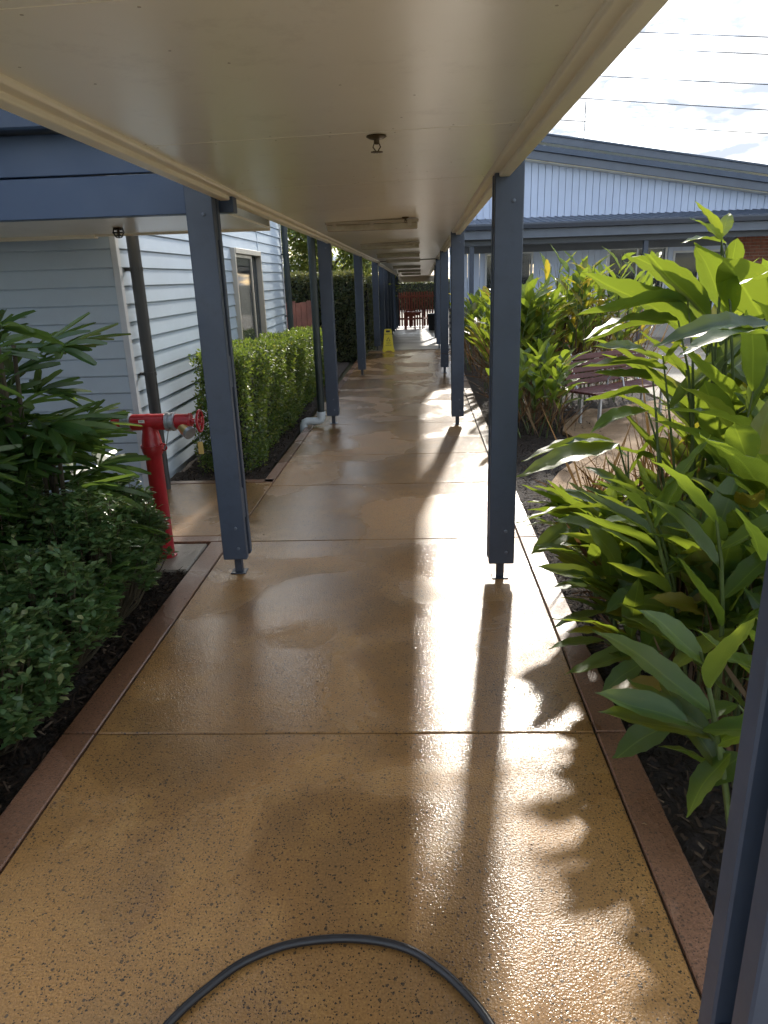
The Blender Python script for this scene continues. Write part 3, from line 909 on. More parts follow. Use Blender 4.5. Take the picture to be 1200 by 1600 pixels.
for i, w_ in enumerate((.026, .020)):
    mb.box(-.040, -.040 + w_, -.0522, -.0516, .884 - i * .006, .8865 - i * .006)
mb.build('label_print', 'black', hy)

# ------------------------------------------------------------------ hose on the floor
hp = [(-.74, .55), (-.70, .85), (-.655, 1.06), (-.594, 1.186), (-.53, 1.268), (-.461, 1.335), (-.36, 1.385), (-.239, 1.406), (-.13, 1.402), (-.038, 1.376), (.03, 1.33), (.086, 1.275), (.143, 1.198), (.19, 1.09), (.225, .92), (.25, .6)]
def catmull(P, n=6):
    P = [Vector((p[0], p[1], p[2] if len(p) > 2 else .0128)) for p in P]
    out = []
    for i in range(len(P) - 1):
        p0, p1, p2, p3 = P[max(i - 1, 0)], P[i], P[i + 1], P[min(i + 2, len(P) - 1)]
        for k in range(n):
            t = k / n
            out.append(.5 * ((2 * p1) + (p2 - p0) * t + (2 * p0 - 5 * p1 + 4 * p2 - p3) * t * t + (3 * p1 - p0 - 3 * p2 + p3) * t ** 3))
    return out + [P[-1]]
tag(MB().tube(catmull(hp), .0105, 12).build('hose', 'rubber', smooth=True), 'black rubber hose curving across the wet concrete in the foreground', 'hose')

# ------------------------------------------------------------------ wet floor sign
sg = empty('wet_floor_sign', (-.60, 16.95, 0), 'yellow folding wet floor sign standing at the threshold', 'sign', rz=R(6))
def panel(s):
    pr = [(-.135, 0), (-.135, .03), (-.118, .10), (-.085, .50), (-.07, .525), (.07, .525), (.085, .50), (.118, .10), (.135, .03), (.135, 0), (.08, 0), (.06, .03), (-.06, .03), (-.08, 0)]
    mb = MB().prism(pr, 'y', -.006, .006)
    o = mb.build('panel', 'yellow', sg, bevel=.003)
    o.rotation_euler = (R(-13) * s, 0, 0)
    o.location = (0, -.125 * s, 0)
    return o
pf, pb = panel(1), panel(-1)
MB().box(-.045, .045, -.0075, -.0065, .45, .495).build('handle_hole', 'black', pf)
def text(body, size, x, z, par, y=-.0072, mat='black'):
    cu = bpy.data.curves.new('lettering', 'FONT')
    cu.body = body; cu.size = size; cu.align_x = 'CENTER'; cu.extrude = .0003
    o = bpy.data.objects.new('lettering', cu)
    COL.objects.link(o)
    dg = bpy.context.evaluated_depsgraph_get()
    me = bpy.data.meshes.new_from_object(o.evaluated_get(dg))
    bpy.data.objects.remove(o)
    me.materials.clear(); me.materials.append(M[mat])
    t = obj('lettering', me, par, (x, y, z))
    t.rotation_euler = (R(90), 0, 0)
    return t
text('CAUTION', .042, 0, .395, pf)
t_ = MB().prism([(-.05, .25), (.05, .25), (0, .34)], 'y', -.0078, -.0066); t_.build('warning_triangle', 'black', pf)
MB().prism([(-.034, .259), (.034, .259), (0, .322)], 'y', -.0086, -.0079).build('triangle_field', 'yellow', pf)
text('WET', .05, 0, .19, pf)
text('FLOOR', .045, 0, .14, pf)

# ------------------------------------------------------------------ bench
bn = empty('garden_bench', (1.98, 8.02, 0), 'dark red slatted garden bench on grey metal legs among the gingers', 'bench', rz=R(36))
BL = 1.42
for i in range(5):
    MB().box(-.18, -.18 + BL, -.20 + i * .083, -.20 + i * .083 + .072, .360, .385).build('seat_slat', 'slat', bn, bevel=.004)
for i in range(5):
    z0 = .415 + i * .068
    o = MB().box(-.18, -.18 + BL, -.012, .012, -.029, .029).build('back_slat', 'slat', bn, bevel=.004)
    o.location = (0, .235 + i * .018, z0 + .03); o.rotation_euler = (R(-14), 0, 0)
for x in (-.02, BL - .36):
    for dy in (-.13, .14):
        MB().box(x - .016, x + .016, dy - .016, dy + .016, -.01, .345).build('leg', 'benchmetal', bn, bevel=.003)
    MB().box(x - .02, x + .02, -.20, .21, .338, .358).build('seat_bearer', 'benchmetal', bn, bevel=.003)
    MB().tube([(x, .19, .35), (x, .235, .42), (x, .335, .76)], .014, 8).build('back_support', 'benchmetal', bn)
for x in (.45,):
    MB().tube([(x, .17, .387), (x, .165, .45), (x, .12, .495), (x, .02, .50), (x, -.04, .48), (x, -.06, .387)], .011, 8).build('armrest', 'benchmetal', bn, smooth=True)

# ------------------------------------------------------------------ building on the right
bl = empty('verandah_building', (1.0, 19.0, 0), 'pale blue gabled building with dark verandah roof behind the gingers', 'building')
def bput(mb, nm, mat, par=None, **k):
    o = mb.build(nm, mat, par or bl, **k)
    if par is None:
        o.location = (-1.0, -19.0, 0)
    return o
BX0, BX1 = .93, 15.0
def gz(x): return 4.645 - .163 * x          # underside of the gable verge
x = BX0
k = 0
while x < 11.2:
    x2 = x + .165
    g = .006
    zt0, zt1 = gz(x) + .03, gz(x2) + .03
    d = .0 if k % 2 else .006
    bput(MB().hexa([(x + g, 19.0 - d, 2.93), (x2 - g, 19.0 - d, 2.93), (x2 - g, 19.05, 2.93), (x + g, 19.05, 2.93),
                    (x + g, 19.0 - d, max(2.95, zt0)), (x2 - g, 19.0 - d, max(2.95, zt1)), (x2 - g, 19.05, max(2.95, zt1)), (x + g, 19.05, max(2.95, zt0))]), 'gable_board', 'palewall')
    x = x2; k += 1
bput(MB().box(BX0, 11.0, 19.052, 19.2, 2.2, 2.95), 'wall_core', 'palewall')
bput(MB().hexa([(BX0, 19.055, 2.95), (10.2, 19.055, 2.95), (10.2, 19.2, 2.95), (BX0, 19.2, 2.95), (BX0, 19.055, gz(BX0)), (10.2, 19.055, gz(10.2)), (10.2, 19.2, gz(10.2)), (BX0, 19.2, gz(BX0))]), 'gable_core', 'palewall')
def slope_bar(xa, xb, y0, y1, f, lo, hi):
    return MB().hexa([(xa, y0, f(xa) + lo), (xb, y0, f(xb) + lo), (xb, y1, f(xb) + lo), (xa, y1, f(xa) + lo), (xa, y0, f(xa) + hi), (xb, y0, f(xb) + hi), (xb, y1, f(xb) + hi), (xa, y1, f(xa) + hi)])
bput(slope_bar(.7, 12.0, 18.72, 19.06, gz, .0, .05), 'verge_soffit', 'trim')
bput(slope_bar(.7, 12.0, 18.66, 18.72, gz, .02, .20), 'barge_board', 'greyfascia', bevel=.004)
bput(slope_bar(.7, 12.2, 18.60, 18.70, gz, .205, .33), 'barge_capping', 'roofmetal', bevel=.004)
bput(slope_bar(.7, 12.2, 18.70, 26.5, gz, .25, .32), 'main_roof', 'roofmetal')
# verandah roof and gutter
bput(MB().hexa([(BX0, 17.0, 2.66), (BX1, 17.0, 2.66), (BX1, 19.0, 2.90), (BX0, 19.0, 2.90), (BX0, 17.0, 2.69), (BX1, 17.0, 2.69), (BX1, 19.0, 2.935), (BX0, 19.0, 2.935)]), 'verandah_roof', 'roofmetal')
mb = MB()
x = BX0 + .1
while x < 12:
    mb.hexa([(x, 16.99, 2.691), (x + .03, 16.99, 2.691), (x + .03, 18.99, 2.936), (x, 18.99, 2.936), (x + .006, 16.99, 2.708), (x + .024, 16.99, 2.708), (x + .024, 18.99, 2.953), (x + .006, 18.99, 2.953)])
    x += .19
o = bput(mb, 'roof_ribs', 'roofmetal'); o['kind'] = 'stuff'
bput(MB().prism([(16.86, 2.57), (16.99, 2.57), (16.99, 2.68), (16.84, 2.69), (16.835, 2.655)], 'x', BX0, BX1), 'gutter', 'gutter', bevel=.004)
bput(MB().box(BX0, BX1, 16.97, 17.03, 2.38, 2.565), 'fascia', 'greyfascia', bevel=.004)
bput(MB().box(BX0, BX1, 17.25, 17.35, 2.26, 2.44), 'verandah_beam', 'gutter', bevel=.004)
bput(MB().box(BX0, BX1, 17.04, 18.98, 2.455, 2.47), 'verandah_ceiling', 'trim')
bput(MB().box(BX0, 7.9, 18.93, 18.99, 2.14, 2.45), 'wall_head', 'greyfascia')
# verandah wall boards with window openings
wins = [(1.86, 2.96, 1.0, 2.10), (4.9, 6.25, .95, 2.12), (6.5, 7.7, .35, 2.0)]
x = BX0; k = 0
while x < 7.9:
    x2 = x + .15
    op = [w for w in wins if x2 > w[0] and x < w[1]]
    d = 0 if k % 2 else .006
    spans = [(.85, op[0][2]), (op[0][3], 2.16)] if op else [(.85, 2.16)]
    for a, b in spans:
        bput(MB().box(x + .004, x2 - .004, 18.985 - d, 19.05, a, b), 'wall_board', 'palewall')
    x = x2; k += 1
for (a, b, c, d) in wins:
    w = bput(MB().box(a - .05, a, 18.95, 19.06, c - .05, d + .05).box(b, b + .05, 18.95, 19.06, c - .05, d + .05).box(a, b, 18.95, 19.06, d, d + .05).box(a, b, 18.95, 19.06, c - .05, c).box((a + b) / 2 - .02, (a + b) / 2 + .02, 18.97, 19.04, c, d), 'window', 'cornerboard')
    MB().box(a, (a + b) / 2 - .021, 19.0, 19.005, c, d).build('pane', 'glass', w)
    MB().box((a + b) / 2 + .021, b, 19.0, 19.005, c, d).build('pane', 'glass', w)
    MB().box(a, b, 19.2, 19.22, c, d).build('dark_backing', 'dark', w)  # black sheet behind the panes, interior shade put into its colour
# brick plinth and brick wall
bput(MB().box(BX0 - .02, 7.9, 18.985, 19.05, -.15, .84), 'mortar_bed', 'mortar')
bm_g = MB().box(0, .215, -.012, .05, 0, .068).mesh('brick', 'brickgrey', bevel=.004)
bm_r = MB().box(0, .215, -.012, .05, 0, .068).mesh('brick', 'brickred', bevel=.004)
for r in range(11):
    for c in range(6):
        obj('brick', bm_g, bl, (BX0 - .02 - 1.0 + c * .227 + (.11 if r % 2 else 0), -.02, -.02 + r * .078))
bput(MB().box(7.95, 10.2, 18.99, 19.3, -.1, 2.45), 'mortar_bed', 'mortar')
for r in range(16):
    for c in range(9):
        obj('brick', bm_r, bl, (7.97 - 1.0 + c * .227 - (.11 if r % 2 else 0), -.015, 1.18 + r * .078))
bput(MB().box(7.96, 10.2, 18.90, 18.985, 1.02, 1.16), 'brick_sill', 'greyfascia')
bput(MB().box(7.96, 10.2, 18.93, 18.985, .3, 1.0), 'opening_shade_panel', 'dark')  # solid near-black panel on the wall, an opening's shade put into its colour
for px in (1.35, 5.25, 9.2):
    bput(MB().box(px - .05, px + .05, 17.25, 17.35, -.1, 2.255), 'verandah_post', 'post', bevel=.004)
bput(MB().box(BX0, BX1, 17.0, 18.98, -.12, -.02), 'verandah_floor', 'greycon')
bput(MB().tube([(.99, 18.9, -.05), (.99, 18.9, 2.5)], .035, 10), 'corner_pipe', 'cornerboard')
# upper building behind
ub = empty('upper_building', (8, 27.0, 0), 'taller white building with dark sloping roof edge behind the gable', 'building')
def uz(x): return 6.03 - .166 * (x - 4.5)
def uput(mb, nm, mat, **k):
    o = mb.build(nm, mat, ub, **k); o.location = (-8, -27.0, 0); return o
x = 4.2; k = 0
while x < 11.3:
    x2 = x + .62
    uput(MB().hexa([(x + .012, 27.5, 2), (x2 - .012, 27.5, 2), (x2 - .012, 27.6, 2), (x + .012, 27.6, 2), (x + .012, 27.5, uz(x) - .22), (x2 - .012, 27.5, uz(x2) - .22), (x2 - .012, 27.6, uz(x2) - .22), (x + .012, 27.6, uz(x) - .22)]), 'wall_panel', 'whiteboard')
    x = x2
uput(MB().hexa([(4.2, 27.61, 2), (11.3, 27.61, 2), (11.3, 34, 2), (4.2, 34, 2), (4.2, 27.61, uz(4.2) - .25), (11.3, 27.61, uz(11.3) - .25), (11.3, 34, uz(11.3) - .25), (4.2, 34, uz(4.2) - .25)]), 'wall_core', 'whiteboard')
uput(slope_bar(3.4, 12.4, 26.9, 27.5, uz, -.215, -.20), 'eave_soffit', 'trim')
uput(slope_bar(3.4, 12.4, 26.84, 26.9, uz, -.22, .0), 'barge_board', 'greyfascia', bevel=.005)
uput(slope_bar(3.4, 12.5, 26.8, 34.2, uz, .005, .06), 'roof_sheet', 'roofmetal')
uput(MB().box(4.55, 4.62, 27.2, 27.27, 4.8, uz(4.6) - .22), 'corner_pipe', 'white')

# ------------------------------------------------------------------ wires, mast
WIRES = (((9.24, 46.0, 14.32), (18.85, 44.0, 13.0), 'topmost power line crossing the cloudy sky'),
         ((9.28, 46.0, 13.55), (18.95, 44.0, 12.21), 'second power line from the top crossing the sky'),
         ((9.36, 46.0, 12.12), (19.14, 44.0, 10.8), 'middle power line crossing the cloudy sky'),
         ((9.42, 46.0, 10.97), (19.31, 44.0, 9.58), 'dark fourth power line just above the far roofs'),
         ((9.48, 46.0, 9.8), (19.47, 44.0, 8.43), 'lowest power line skimming the dark roof edge'))
for a, b, lb in WIRES:
    a, b = Vector(a), Vector(b)
    d = (b - a)
    pts = []
    for i in range(25):
        t = -3 + 7 * i / 24
        p = a + d * t
        p.z += .010 * ((t - .5) ** 2 - .25) * 4
        pts.append(p)
    tag(MB().tube(pts, .022, 6).build('power_line', 'cable'), lb, 'power line', 'power lines over the roofs')
ms = empty('radio_mast', (6.49, 30, 4.0), 'thin radio mast rising above the dark roof', 'mast')
MB().tube([(0, 0, 0), (.02, 0, 3.6)], .018, 6).build('pole', 'cable', ms)
MB().tube([(0, 0, 3.2), (-.9, 0, 0)], .006, 4).build('guy_wire', 'cable', ms)
MB().tube([(0, 0, 3.2), (1.4, .3, 0)], .006, 4).build('guy_wire', 'cable', ms)

# ------------------------------------------------------------------ far end: picket gate, furniture
FY = 36.3; FZ = zf(FY)
pk = empty('picket_gate', (.15, FY, FZ), 'dark red timber picket gate at the end of the walkway', 'gate')
x = -1.0
while x < 1.25:
    h = 1.66 + random.uniform(-.03, .03)
    MB().prism([(x, .03), (x + .075, .03), (x + .075, h - .03), (x + .0375, h), (x, h - .03)], 'y', -.012, .012).build('picket', 'picket', pk)
    x += .125
for z in (.35, 1.40):
    MB().box(-1.05, 1.3, .013, .05, z, z + .09).build('rail', 'picket', pk)
for x in (-.35, .95):
    MB().box(x, x + .10, .05, .15, 0, 1.70).build('gate_post', 'darkwood', pk)
tb = empty('outdoor_table', (.0, 33.0, zf(33.0)), 'dark red outdoor table in front of the far picket gate', 'table')
MB().box(-.45, .35, -.35, .35, .70, .74).build('table_top', 'picket', tb)
for sx in (-.38, .28):
    for sy in (-.28, .28):
        MB().box(sx - .03, sx + .03, sy - .03, sy + .03, 0, .70).build('leg', 'picket', tb)
MB().box(-.40, .30, -.28, -.24, .60, .70).build('apron', 'picket', tb)
def chair(x, y, rz, lb):
    e = empty('outdoor_chair', (x, y, zf(y)), lb, 'chair', 'chairs at the far outdoor table', rz=rz)
    MB().box(-.22, .22, -.22, .22, .42, .45).build('seat', 'picket', e)
    for s in (-.2, .2):
        MB().box(s - .02, s + .02, -.21, -.17, 0, .42).build('leg', 'picket', e)
        MB().box(s - .02, s + .02, .17, .21, 0, .88).build('leg', 'picket', e)
    for i in range(3):
        MB().box(-.18, .18, .18, .20, .55 + i * .12, .63 + i * .12).build('back_slat', 'picket', e)
chair(-.15, 32.2, 3.3, 'dark red chair in front of the far outdoor table')
chair(.62, 33.2, 1.4, 'dark red chair at the right of the far outdoor table')
bi = empty('dark_bin', (.78, 30.5, zf(30.5)), 'dark bin by the wall near the far picket gate', 'bin')
MB().prism([(-.15, 0), (.15, 0), (.19, .62), (-.19, .62)], 'y', -.18, .18).build('body', 'dark', bi, bevel=.01)
MB().box(-.2, .2, -.2, .2, .625, .68).build('lid', 'gutter', bi, bevel=.012)
tag(MB().box(1.05, 1.25, 27.0, 36.2, -1.0, 1.75).build('brick_side_wall', 'darkwood'), 'dark reddish wall along the right of the far walkway', 'wall')
tag(MB().box(-1.25, -1.0, 32.5, 36.2, -1.0, 1.8).build('grey_side_wall', 'blocks'), 'dark grey wall left of the far picket gate', 'wall')

# left timber fence behind the low hedge
fn = empty('timber_fence', (-3.0, 14.6, 0), 'red brown timber fence past the corner of the weatherboard house', 'fence')
x = -1.6
while x < 1.0:
    h = 1.22 + random.uniform(-.02, .02)
    MB().box(x, x + .085, -.01, .01, -.05, h).build('picket', 'fencewood', fn)
    x += .105 if x < .35 else .088
for z in (.28, .62):
    MB().box(-1.6, 1.05, .011, .05, z, z + .07).build('rail', 'fencewood', fn)
for i in range(5):
    MB().box(.45 + i * .11, .553 + i * .11, -.03, -.012, .60, 1.24 + .02 * math.sin(i * 2)).build('panel_board', 'fencewood', fn)

# ------------------------------------------------------------------ hedges
def hedge(name, label, x0, x1, y0, y1, z0, z1, n, L, W, mat, jitter=.06, zend=None, core=.10, rag=.055):
    e = empty(name, ((x0 + x1) / 2, (y0 + y1) / 2, z0), label, 'hedge')
    zend = z1 if zend is None else zend
    # pick faces by area: +x, -x, +y, -y, top
    lx_, ly_, lz_ = x1 - x0, y1 - y0, z1 - z0
    ar = np.array([ly_ * lz_, ly_ * lz_, lx_ * lz_, lx_ * lz_, lx_ * ly_]); pr = ar / ar.sum()
    f = rng.choice(5, n, p=pr)
    u, v = rng.random(n), rng.random(n)
    P = np.zeros((n, 3)); N = np.zeros((n, 3))
    for k in range(5):
        s = f == k
        if k == 0: P[s] = np.stack([np.full(s.sum(), x1), y0 + u[s] * ly_, z0 + v[s] * lz_], 1); N[s] = (1, 0, 0)
        if k == 1: P[s] = np.stack([np.full(s.sum(), x0), y0 + u[s] * ly_, z0 + v[s] * lz_], 1); N[s] = (-1, 0, 0)
        if k == 2: P[s] = np.stack([x0 + u[s] * lx_, np.full(s.sum(), y1), z0 + v[s] * lz_], 1); N[s] = (0, 1, 0)
        if k == 3: P[s] = np.stack([x0 + u[s] * lx_, np.full(s.sum(), y0), z0 + v[s] * lz_], 1); N[s] = (0, -1, 0)
        if k == 4: P[s] = np.stack([x0 + u[s] * lx_, y0 + v[s] * ly_, np.full(s.sum(), z1)], 1); N[s] = (0, 0, 1)
    fr = (P[:, 1] - y0) / ly_
    P[:, 2] = z0 + (P[:, 2] - z0) * (1 + fr * ((zend - z0) / (z1 - z0) - 1))
    # lumpy surface
    lump = .5 * np.sin(P[:, 1] * 3.1 + P[:, 2] * 4.0) + .5 * np.sin(P[:, 1] * 7.3 - P[:, 2] * 5.1 + P[:, 0] * 6.0)
    P += N * (lump * rag - rng.exponential(jitter, n))[:, None] * 1.0
    P += rng.normal(0, .012, P.shape)
    D = N * .7 + rng.normal(0, .7, P.shape) + np.array([0, 0, .25])
    U = N + rng.normal(0, .5, P.shape) + np.array([0, 0, .6])
    o = obj('foliage', scatter('foliage', P, D, U, rnd(n, .7, 1.25) * L, rnd(n, .7, 1.2) * W, mat, LEAF2), e)
    o.location = -e.location; o['kind'] = 'stuff'
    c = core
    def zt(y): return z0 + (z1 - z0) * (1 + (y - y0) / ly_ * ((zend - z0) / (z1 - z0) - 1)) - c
    o = MB().hexa([(x0 + c, y0 + c, z0), (x1 - c, y0 + c, z0), (x1 - c, y1 - c, z0), (x0 + c, y1 - c, z0), (x0 + c, y0 + c, zt(y0)), (x1 - c, y0 + c, zt(y0)), (x1 - c, y1 - c, zt(y1)), (x0 + c, y1 - c, zt(y1))]).build('light_block_core', 'hedgecore', e)  # solid dark box inside the leaves, added to block light
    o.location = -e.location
    return e
hedge('clipped_hedge', 'low clipped green hedge between the house wall and the walkway', -1.97, -1.50, 6.30, 12.4, -.02, 1.06, 60000, .040, .021, 'hedge', zend=.84)
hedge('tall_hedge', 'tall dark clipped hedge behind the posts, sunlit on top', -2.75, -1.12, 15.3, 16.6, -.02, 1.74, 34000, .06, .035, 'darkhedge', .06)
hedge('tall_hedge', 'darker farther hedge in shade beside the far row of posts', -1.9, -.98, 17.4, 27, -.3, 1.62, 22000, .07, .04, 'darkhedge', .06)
hedge('far_hedge', 'green hedge beyond the far picket gate', -6, 8, 57, 59, -1.0, 1.30, 14000, .16, .09, 'darkhedge', .1, core=.15)

# ------------------------------------------------------------------ trees behind
def tree(name, label, x, y, h, rx, rz_, n, L=.16, W=.09, mat='tree', clumps=40, low=.3):
    e = empty(name, (x, y, zf(y) - .1), label, 'tree', 'trees behind the hedges')
    tr = MB()
    top = h * .62
    tr.tube([(0, 0, 0), (.05, .02, h * .25), (-.04, .05, top), (0, 0, h * .85)], [.16, .13, .08, .03], 9)
    cs = []
    for k in range(clumps):
        a, b = random.uniform(0, 2 * math.pi), random.uniform(-1, 1)
        r = random.uniform(.45, 1.0) ** .6
        c = Vector((math.cos(a) * math.sqrt(1 - b * b) * rx * r, math.sin(a) * math.sqrt(1 - b * b) * rx * r, h * (low + (1 - low) * .5) + b * rz_ * r))
        cs.append(c)
        if k % 3 == 0:
            tr.tube([(0, 0, h * random.uniform(.3, .6)), c * .5 + Vector((0, 0, h * .25)), c], [.05, .03, .012], 5)
    tr.build('trunk', 'bark', e, smooth=True)
    cs = np.array([tuple(c) for c in cs])
    idx = rng.integers(0, clumps, n)
    rad = rx * .30
    P = cs[idx] + rng.normal(0, 1, (n, 3)) * rad * np.array([.55, .55, .42])
    D = rng.normal(0, 1, (n, 3)) + np.array([0, 0, -.2]); U = rng.normal(0, .6, (n, 3)) + np.array([0, 0, 1])
    o = obj('crown', scatter('crown', P, D, U, rnd(n, .6, 1.3) * L, rnd(n, .6, 1.2) * W, mat, LEAF2), e)
    o['kind'] = 'stuff'
tree('leafy_tree', 'pale leafy tree beyond the house corner and tall hedge', -4.6, 22, 4.6, 1.7, 1.7, 9000)
tree('leafy_tree', 'loose green tree between the second and third left posts', -2.6, 24, 4.2, 1.5, 1.5, 8000)
tree('leafy_tree', 'hazy tree at the far left end of the walkway', -1.9, 31, 4.0, 1.6, 1.4, 6000)
tree('leafy_tree', 'broad tree far behind the weatherboard house', -7.5, 27, 6.5, 2.6, 2.4, 9000, .2, .11)

# ------------------------------------------------------------------ ginger plants
def ginger_leaf_mesh(name, droop, fold, wav, seed, mat, curl=0.0):
    rr = random.Random(seed)
    nl, nw = 15, 4
    V, F = [], []
    ph = rr.uniform(0, 6)
    for i in range(nl + 1):
        t = i / nl
        w = (math.sin(math.pi * min(1, t ** .85)) ** .85) * .5 if 0 < t < 1 else 0.0
        w = max(w, .012)
        if t > .9: w *= (1 - t) / .1 * .9 + .1
        for j in range(nw + 1):
            s = (j / nw) * 2 - 1
            x = s * w
            z = -droop * t * t + abs(s) * w * fold * .42
            z += .55 * wav * abs(s) ** 1.5 * math.sin(t * 30 + ph + (1.3 if s > 0 else 0)) * min(1, t * 4) + .010 * math.sin(t * 9 + ph * 2)
            xx = x + curl * t * t * .3
            V.append((xx * (1 - .1 * fold), t - .08 * droop * t * t, z))
    for i in range(nl):
        for j in range(nw):
            a = i * (nw + 1) + j
            F.append((a, a + 1, a + nw + 2, a + nw + 1))
    me = bpy.data.meshes.new(name)
    me.from_pydata(V, [], F); me.shade_smooth()
    me.materials.append(M[mat])
    return me
GL = [ginger_leaf_mesh('ginger_leaf', d, f, w, i, 'ginger', c) for i, (d, f, w, c) in enumerate(((.10, .25, .016, .1), (.18, .18, .020, -.2), (.05, .35, .012, .2), (.24, .22, .022, 0), (.14, .14, .024, .3), (.20, .30, .016, -.3)))]
GY = [ginger_leaf_mesh('ginger_leaf_yellow', d, f, w, i + 20, 'gingeryellow') for i, (d, f, w) in enumerate(((.15, .25, .03), (.3, .2, .035)))]

def place_leaf(plant, basep, tip, width, roll=0.0, mesh=None, up=Vector((0, 0, 1))):
    b, t = Vector(basep), Vector(tip)
    me = mesh or random.choice(GL)
    d = t - b
    L = d.length
    y = d.normalized()
    x = y.cross(up)
    if x.length < .05: x = y.orthogonal()
    x.normalize(); z = x.cross(y)
    # raise the base direction to allow for the droop of the blade
    rot = Matrix((x, y, z)).transposed()
    rot = rot @ Matrix.Rotation(roll, 3, 'Y') @ Matrix.Rotation(.13, 3, 'X')
    mw = Matrix.Translation(b - plant.location) @ rot.to_4x4() @ Matrix.Diagonal((width, L * 1.03, L, 1))
    return obj('leaf', me, plant, mw=mw)

stems_store = {}
def stem_curve(plant, p0, p1, bend, r=.008):
    p0, p1 = Vector(p0), Vector(p1)
    mid = (p0 + p1) / 2 + Vector(bend)
    pts = [(p0 * (1 - t) ** 2 + mid * 2 * t * (1 - t) + p1 * t * t) for t in (0, .2, .4, .6, .8, 1)]
    o = MB().tube(pts, [r, r, r * .92, r * .8, r * .65, r * .4], 6).build('stem', 'stem', plant, smooth=True)
    o.location = -plant.location
    return pts

def ginger_cane(plant, p0, p1, bend, n, L, W, az=None, yellow=.08, start=.35):
    pts = stem_curve(plant, p0, p1, bend, random.uniform(.006, .010))
    az = random.uniform(0, 2 * math.pi) if az is None else az
    for i in range(n):
        t = start + (1 - start) * (i + .5) / n
        k = min(int(t * 5), 4); f = t * 5 - k
        b = pts[k].lerp(pts[k + 1], f)
        tang = (pts[k + 1] - pts[k]).normalized()
        a = az + (math.pi if i % 2 else 0) + random.uniform(-.5, .5)
        side = Vector((math.cos(a), math.sin(a), 0))
        d = (side * random.uniform(.6, 1.0) + tang * random.uniform(.45, 1.15)).normalized()
        l_ = L * random.uniform(.75, 1.15) * (.75 if i >= n - 1 else 1)
        tip = b + d * l_ + Vector((0, 0, -.10 * l_ * random.random()))
        place_leaf(plant, b, tip, W * random.uniform(.8, 1.2), random.uniform(-.5, .5), random.choice(GY) if random.random() < yellow else None)

